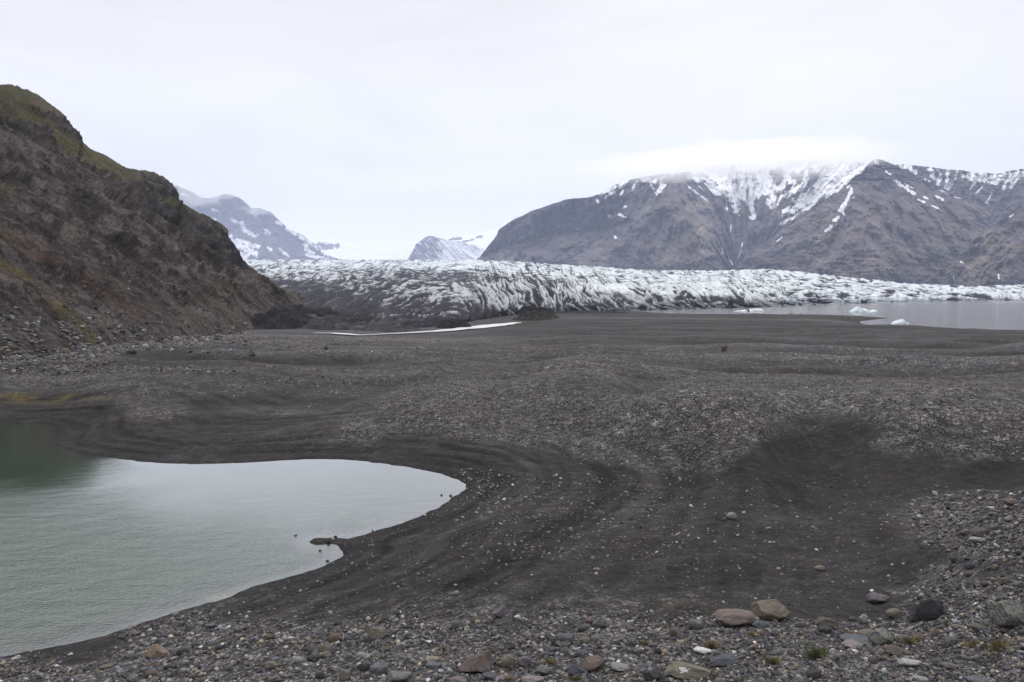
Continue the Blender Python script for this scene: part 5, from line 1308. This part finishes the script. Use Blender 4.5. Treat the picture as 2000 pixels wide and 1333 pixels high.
def make_ice(px, base, w, h, dep, prf, seed, label, extra=None):
    p = at_z(px, base, 0.0); d = p[1]; W = w * d / F; H = h * d / F; n = 70; m = 26
    u = np.linspace(-1, 1, n); th = np.linspace(0, math.pi, m)
    hp = np.interp(u, *np.array(prf).T) * (1 + .25 * fbm(u * 4 + seed, u * 0, 3, seed)); hp[0] = hp[-1] = .02
    U, T = np.meshgrid(u, th)
    rad = np.sqrt(np.clip(1 - U ** 2, 0.0, 1)) ** .7 + .02
    k = 1 + .28 * fbm(U * 4 + seed, T * 1.6, 4, seed + 3, .6)
    X = U * W / 2 * (1 + .05 * fbm(U * 3, T, 2, seed)); Y = -np.cos(T) * dep * rad * k; Z = np.sin(T) ** .6 * hp * H * k - .12
    c = lerp(np.array([.48, .58, .61]), np.array([.62, .65, .66]), sstep(-.2, .2, fbm(U * 3 + seed, T * 2, 3, seed + 6))[..., None])
    P = np.stack([X, Y, Z], -1)
    o = link('iceberg', grid_mesh('iceberg', P, c), M_GLAC, label=label, cat='iceberg', group='ice floes drifting in the lagoon'); o.location = p
    if extra:
        x0, ww, hh, cc = extra
        V, Fc = stone_shape('wedge', seed + 40); V = V * np.array([ww, dep * .5, hh]) + np.array([x0 * W / 2, -dep * .6, hh * .7])
        me = raw_mesh('debris', V, Fc.ravel(), np.full(len(Fc), 3), np.broadcast_to(np.array(cc), V.shape))
        link('debris', me, M_GLAC, o, label='black lump of dirt frozen to the ice')
    return o
make_ice(1463, 608.6, 58, 6.5, 5, [(-1, .1), (-.6, .35), (-.35, .5), (-.1, .3), (.1, .75), (.5, .95), (.8, .7), (1, .1)], 3, 'long low white floe with a black lump in the middle, left of the walkers', (-.18, .9, 1.1, (.05, .05, .055)))
make_ice(1686, 610.4, 51, 13, 6, [(-1, .15), (-.75, .45), (-.45, .98), (-.2, .62), (.05, .5), (.3, .22), (.6, .3), (.8, .42), (1, .1)], 7, 'tallest white iceberg, peaked at its left end, beyond the sand spit')
make_ice(1758, 632.8, 30, 9, 3, [(-1, .15), (-.6, .5), (-.2, .85), (.1, 1), (.4, .55), (.7, .3), (1, .25)], 11, 'small humped iceberg nearest the shore, right of the sand spit')

def skin_mesh(name, joints, edges, sub=1):
    me = bpy.data.meshes.new(name); names = list(joints)
    me.from_pydata([joints[k][0] for k in names], [(names.index(a), names.index(b)) for a, b in edges], [])
    o = bpy.data.objects.new(name + '_cage', me); COL.objects.link(o)
    o.modifiers.new('Skin', 'SKIN'); o.modifiers.new('Sub', 'SUBSURF').levels = sub
    for i, k in enumerate(names):
        v = me.skin_vertices[0].data[i]; r = joints[k][1]; v.radius = r if isinstance(r, tuple) else (r, r); v.use_root = (i == 0)
    dg = bpy.context.evaluated_depsgraph_get(); dg.update()
    out = bpy.data.meshes.new_from_object(o.evaluated_get(dg)); out.name = name
    bpy.data.objects.remove(o); bpy.data.meshes.remove(me)
    for p in out.polygons: p.use_smooth = True
    return out

SKIN = mat_plain('skin', (.45, .28, .21), .6); TROUS = mat_plain('dark_trousers', (.03, .032, .04)); HAIR = mat_plain('dark_hair', (.03, .022, .018))
def person(px, py, rot, pose, jacket, trouser, hat, label):
    P, _, _ = hit_ground([px], [py]); p = P[0]
    s = .14 if pose == 'walk' else .03
    J = {'pelvis': ((0, 0, .95), (.15, .11)), 'waist': ((0, 0, 1.12), (.14, .10)), 'chest': ((0, 0, 1.32), (.17, .12)), 'neck': ((0, .01, 1.50), .055), 'jaw': ((0, .03, 1.60), .08), 'crown': ((0, .015, 1.71), .085),
         'hl': ((-.10, 0, .90), .09), 'kl': ((-.11, s + .03, .50), .065), 'al': ((-.11, s * 1.2, .09), .042), 'tl': ((-.12, s * 1.2 + .15, .04), .04),
         'hr': ((.10, 0, .90), .09), 'kr': ((.11, -s * .3 + .04, .50), .065), 'ar': ((.11, -s * 1.6, .10), .042), 'tr': ((.12, -s * 1.6 + .15, .04), .04),
         'sl': ((-.19, 0, 1.43), .06), 'el': ((-.25, -s, 1.16), .045), 'wl': ((-.24, .10 - s, .94), .032), 'fl': ((-.235, .13 - s, .85), .035),
         'sr': ((.19, 0, 1.43), .06), 'er': ((.25, s, 1.16), .045), 'wr': ((.24, .10 + s, .94), .032), 'fr': ((.235, .13 + s, .85), .035)}
    if pose == 'crouch':
        def mv(k, v): J[k] = (v, J[k][1])
        for k, v in (('pelvis', (0, -.12, .38)), ('waist', (0, -.10, .55)), ('chest', (0, 0, .74)), ('neck', (0, .08, .90)), ('jaw', (0, .13, .98)), ('crown', (0, .13, 1.09)), ('hl', (-.10, -.10, .36)), ('kl', (-.15, .26, .50)), ('al', (-.13, .02, .09)), ('tl', (-.14, .18, .04)),
                     ('hr', (.10, -.10, .36)), ('kr', (.15, .26, .50)), ('ar', (.13, .02, .09)), ('tr', (.14, .18, .04)), ('sl', (-.19, .04, .84)), ('el', (-.22, .22, .62)), ('wl', (-.15, .42, .50)), ('fl', (-.13, .50, .45)), ('sr', (.19, .04, .84)), ('er', (.22, .22, .62)), ('wr', (.15, .42, .50)), ('fr', (.13, .50, .45))): mv(k, v)
    E = [('pelvis', 'waist'), ('waist', 'chest'), ('chest', 'neck'), ('neck', 'jaw'), ('jaw', 'crown'), ('pelvis', 'hl'), ('hl', 'kl'), ('kl', 'al'), ('al', 'tl'), ('pelvis', 'hr'), ('hr', 'kr'), ('kr', 'ar'), ('ar', 'tr'),
         ('chest', 'sl'), ('sl', 'el'), ('el', 'wl'), ('wl', 'fl'), ('chest', 'sr'), ('sr', 'er'), ('er', 'wr'), ('wr', 'fr')]
    body = skin_mesh('person', J, E); o = link('person', body, SKIN, label=label, cat='person', group='walkers on the far shore')
    o.location = (p[0], p[1], p[2] - .02); o.rotation_euler = (0, 0, rot)
    def grow(ks, es, add): return {k: (J[k][0], tuple(np.array(J[k][1]) + add) if isinstance(J[k][1], tuple) else J[k][1] + add) for k in ks}, es
    j, e = grow(['pelvis', 'waist', 'chest', 'sl', 'el', 'wl', 'sr', 'er', 'wr'], [('pelvis', 'waist'), ('waist', 'chest'), ('chest', 'sl'), ('sl', 'el'), ('el', 'wl'), ('chest', 'sr'), ('sr', 'er'), ('er', 'wr')], .03)
    link('jacket', skin_mesh('jacket', j, e), mat_plain('jacket_cloth', jacket), o)
    j, e = grow(['pelvis', 'hl', 'kl', 'al', 'hr', 'kr', 'ar'], [('pelvis', 'hl'), ('hl', 'kl'), ('kl', 'al'), ('pelvis', 'hr'), ('hr', 'kr'), ('kr', 'ar')], .018)
    link('trousers', skin_mesh('trousers', j, e), mat_plain('trouser_cloth', trouser), o)
    c = J['crown'][0]
    j = {'a': ((c[0], c[1] - .02, c[2] - .01), .096), 'b': ((c[0], c[1] - .025, c[2] + .06), .07)}
    link('hat', skin_mesh('hat', j, [('a', 'b')]), mat_plain('hat_wool', hat), o)

person(1544, 616.2, 2.6, 'stand', (.30, .03, .035), (.03, .03, .04), (.03, .03, .03), 'person in a red jacket standing at the water, left end of the group')
person(1548, 617, 1.9, 'stand', (.05, .06, .13), (.04, .045, .07), (.05, .05, .07), 'person in a dark blue jacket just right of the red jacket')
person(1563, 617.6, -.6, 'walk', (.03, .03, .035), (.025, .025, .03), (.02, .02, .02), 'person in black standing beside the crouching one at the water')
person(1559.4, 617.4, .3, 'crouch', (.035, .03, .035), (.03, .03, .035), (.02, .02, .02), 'crouching person in dark clothes at the edge of the lagoon')
person(1652, 624.4, -1.2, 'walk', (.42, .13, .03), (.30, .10, .03), (.10, .05, .03), 'person in an orange suit walking left by the sand spit')
person(1657.2, 625, -1.0, 'walk', (.22, .03, .05), (.03, .03, .04), (.35, .3, .28), 'person in a dark red jacket right of the one in orange')

def make_shrub(px, py, w, h, n, label, name, cat, seed):
    P, _, _ = hit_ground([px], [py]); p = P[0]; d = p[1]; W = w * d / F; H = h * d / F
    r = np.random.default_rng(seed); V = []; Fc = []
    def stick(a, b, r0, r1):
        ax = b - a; ax = ax / np.linalg.norm(ax); s1 = np.cross(ax, [.3, .5, .81]); s1 /= np.linalg.norm(s1); s2 = np.cross(ax, s1); n0 = len(V)
        for q, rr in ((a, r0), (b, r1)):
            for k in range(5):
                an = k * 2 * math.pi / 5; V.append(q + (s1 * math.cos(an) + s2 * math.sin(an)) * rr)
        for k in range(5): Fc.append((n0 + k, n0 + (k + 1) % 5, n0 + 5 + (k + 1) % 5, n0 + 5 + k))
    for k in range(n):
        th = r.uniform(0, 2 * math.pi); a = np.array([math.cos(th), math.sin(th), 0]) * W * .12 * r.random(); a[2] = -.05
        tip = np.array([math.cos(th) * W * .5 * r.uniform(.2, 1), math.sin(th) * W * .4 * r.uniform(.2, 1), H * r.uniform(.5, 1.05)])
        mid = (a + tip) / 2 + r.normal(0, .06, 3) * W; stick(a, mid, W * .022, W * .015); stick(mid, tip, W * .015, W * .006)
        if n > 3:
            for q in range(3):
                t2 = tip + r.normal(0, .16, 3) * W; t2[2] = abs(t2[2]); stick(mid + (tip - mid) * r.random(), t2, W * .010, W * .004)
    o = link(name, raw_mesh(name, np.array(V), np.array(Fc).ravel(), np.full(len(Fc), 4)), mat_plain(name + '_wood', (.12, .092, .07)), label=label, cat=cat); o.location = p
make_shrub(1414, 686, 17, 11, 40, 'brown twiggy dead shrub standing alone on the gravel plain', 'shrub', 'shrub', 5)
make_shrub(1639, 719, 5, 10, 2, 'thin bare stick standing on the gravel plain, right of the dead shrub', 'dead_stick', 'stick', 6)

# low cloud lying on the summits
def make_cloud(px, py, w, h, dist, dens, seed, label):
    w *= 1.25; h *= 1.15
    P = at_d(px, py, dist); W = w * dist / F; H = h * dist / F
    V, Fc = ico(4); V = V.copy(); o_ = np.random.default_rng(seed).uniform(0, 40, 3)
    V = V * (1 + .55 * pn3(V * 1.5 + o_) + .30 * pn3(V * 3.4 + o_, 2) + .15 * pn3(V * 7 + o_, 4))[:, None] * np.array([W / 2, W * .32, H / 2])
    me = raw_mesh('cloud', V, Fc.ravel(), np.full(len(Fc), 3))
    m = bpy.data.materials.new('cloud_vapour'); m.use_nodes = True; t = m.node_tree; t.nodes.clear()
    o = t.nodes.new('ShaderNodeOutputMaterial'); v = t.nodes.new('ShaderNodeVolumePrincipled'); v.inputs['Color'].default_value = (.995, .995, 1, 1); v.inputs['Density'].default_value = dens * .30 / max(W * .5, 1); v.inputs['Anisotropy'].default_value = .68
    t.links.new(v.outputs[0], o.inputs['Volume'])
    c = link('cloud', me, m, label=label, cat='cloud', group='low clouds on the summits'); c.location = P; return c
for i, a in enumerate(((1240, 330, 150, 36, 3900, 2.4, 'low cloud on the left shoulder of the cliff massif'), (1340, 322, 190, 50, 3800, 3.2, 'low cloud over the rocky top left of the snow bowl'), (1460, 310, 220, 62, 3700, 3.2, 'low cloud over the top of the snow bowl'),
                       (1580, 308, 200, 56, 3700, 3.0, 'low cloud between the snow bowl and the pyramid peak'), (1670, 300, 120, 40, 3600, 1.6, 'thin cloud just left of the pyramid peak'),
                       (375, 378, 90, 40, 4800, 1.9, 'wisp of cloud behind the edge of the left hillside'), (440, 378, 70, 20, 4900, 1.4, 'thin cloud cap on the far blue mountain'), (512, 411, 60, 16, 5200, 1.0, 'faint wisp on the right shoulder of the far blue mountain'))):
    make_cloud(*a[:6], 700 + i, a[6])

def white_spot():
    o = [h for h in heroes if h[3].startswith('large olive')][0][4]
    n = NT('olive_stone_with_white_lichen'); tc = n.n('ShaderNodeTexCoord').outputs['Object']
    v = n.n('ShaderNodeVectorMath', operation='DISTANCE'); n.l(tc, v.inputs[0]); v.inputs[1].default_value = (-.22, -.62, .55)
    dd = n.math('ADD', v.outputs['Value'], n.rng(n.noise(6, 4, .6, tc), .3, .7, -.16, .16))
    f = n.rng(n.noise(3.2, 7, .65, tc), .3, .7, .7, 1.3)
    b = n.n('ShaderNodeRGB'); b.outputs[0].default_value = (.15, .138, .112, 1)
    c = n.mix(n.rng(dd, .24, .30, 1, 0), n.mulc(b.outputs[0], f), (.68, .68, .67))
    o.material_slots[0].material = n.fin(c, .9, n.bump(n.noise(5, 8, .65, tc), .12, .7), .2)
white_spot()


# ------------------------------------------------------------------ air
def make_haze():
    bm = bmesh.new(); bmesh.ops.create_cube(bm, size=1)
    for v in bm.verts:
        v.co.x *= 33000; v.co.y = v.co.y * 33000; v.co.z = -8 if v.co.z < 0 else 2300
    me = bpy.data.meshes.new('haze'); bm.to_mesh(me); bm.free()
    m = bpy.data.materials.new('haze_air'); m.use_nodes = True; t = m.node_tree; t.nodes.clear()
    o = t.nodes.new('ShaderNodeOutputMaterial'); v = t.nodes.new('ShaderNodeVolumePrincipled')
    v.inputs['Color'].default_value = (.66, .75, 1.0, 1); v.inputs['Density'].default_value = 6e-5; v.inputs['Anisotropy'].default_value = .0
    t.links.new(v.outputs[0], o.inputs['Volume'])
    link('haze', me, m, kind='stuff')
make_haze()

# ------------------------------------------------------------------ light
SUN_EL, SUN_AZ = math.radians(40), math.radians(14)
def make_world():
    w = bpy.data.worlds.new('World'); scene.world = w; w.use_nodes = True; t = w.node_tree; t.nodes.clear()
    N = t.nodes.new; L = t.links.new
    out = N('ShaderNodeOutputWorld'); bg = N('ShaderNodeBackground'); bg.inputs['Strength'].default_value = .1; L(bg.outputs[0], out.inputs[0])
    sky = N('ShaderNodeTexSky'); sky.sky_type = 'NISHITA'; sky.sun_disc = False; sky.sun_elevation = SUN_EL; sky.sun_rotation = SUN_AZ
    tc = N('ShaderNodeTexCoord')
    sep = N('ShaderNodeSeparateXYZ'); L(tc.outputs['Generated'], sep.inputs[0])
    # an overcast: bright at the horizon, a little greyer above it, brightest overhead
    ramp = N('ShaderNodeValToRGB'); L(sep.outputs[2], ramp.inputs[0]); cr = ramp.color_ramp
    vals = [(0.0, 1.70), (.08, 1.51), (.20, 1.22), (.40, 1.085), (.62, 1.75), (1.0, 2.4)]
    while len(cr.elements) < len(vals): cr.elements.new(.5)
    for e, (p, v) in zip(cr.elements, vals): e.position = p; e.color = (v * 1.014, v * 1.0, v * .984, 1)
    mp = N('ShaderNodeMapping'); mp.inputs['Scale'].default_value = (1.6, 1.6, 6.5); L(tc.outputs['Generated'], mp.inputs[0])
    no = N('ShaderNodeTexNoise'); no.inputs['Scale'].default_value = 1.5; no.inputs['Detail'].default_value = 6; no.inputs['Roughness'].default_value = .55; no.inputs['Distortion'].default_value = .4; L(mp.outputs[0], no.inputs['Vector'])
    mr = N('ShaderNodeMapRange'); L(no.outputs['Fac'], mr.inputs[0]); mr.inputs[1].default_value = .3; mr.inputs[2].default_value = .7; mr.inputs[3].default_value = .90; mr.inputs[4].default_value = 1.05
    sc = N('ShaderNodeVectorMath'); sc.operation = 'SCALE'; L(ramp.outputs[0], sc.inputs[0]); L(mr.outputs[0], sc.inputs['Scale'])
    s10 = N('ShaderNodeVectorMath'); s10.operation = 'SCALE'; L(sc.outputs[0], s10.inputs[0]); s10.inputs['Scale'].default_value = 9.6
    mx = N('ShaderNodeMix'); mx.data_type = 'RGBA'; mx.inputs[0].default_value = .93; L(sky.outputs[0], mx.inputs[6]); L(s10.outputs[0], mx.inputs[7])
    L(mx.outputs[2], bg.inputs[0])
    ld = bpy.data.lights.new('sun', 'SUN'); ld.energy = 1.5; ld.angle = math.radians(16); ld.color = (1, .97, .92)
    so = bpy.data.objects.new('sun', ld); COL.objects.link(so)
    # Nishita: rotation measured from +Y towards +X
    d = np.array([math.sin(SUN_AZ) * math.cos(SUN_EL), math.cos(SUN_AZ) * math.cos(SUN_EL), math.sin(SUN_EL)])
    import mathutils
    so.rotation_euler = mathutils.Vector(d).to_track_quat('Z', 'Y').to_euler()
    so.location = (0, 0, 60)
make_world()

cam = bpy.data.cameras.new('camera'); cam.lens = 24; cam.sensor_width = 36; cam.clip_start = .1; cam.clip_end = 60000
co = bpy.data.objects.new('camera', cam); COL.objects.link(co)
co.location = (0, 0, EYE); co.rotation_euler = (math.radians(90) - TH, 0, 0)
scene.camera = co
scene.view_settings.view_transform = 'Standard'; scene.view_settings.look = 'None'; scene.view_settings.gamma = 1; scene.view_settings.exposure = 0
scene.cycles.volume_bounces = 8; scene.cycles.max_bounces = 12; scene.cycles.diffuse_bounces = 3
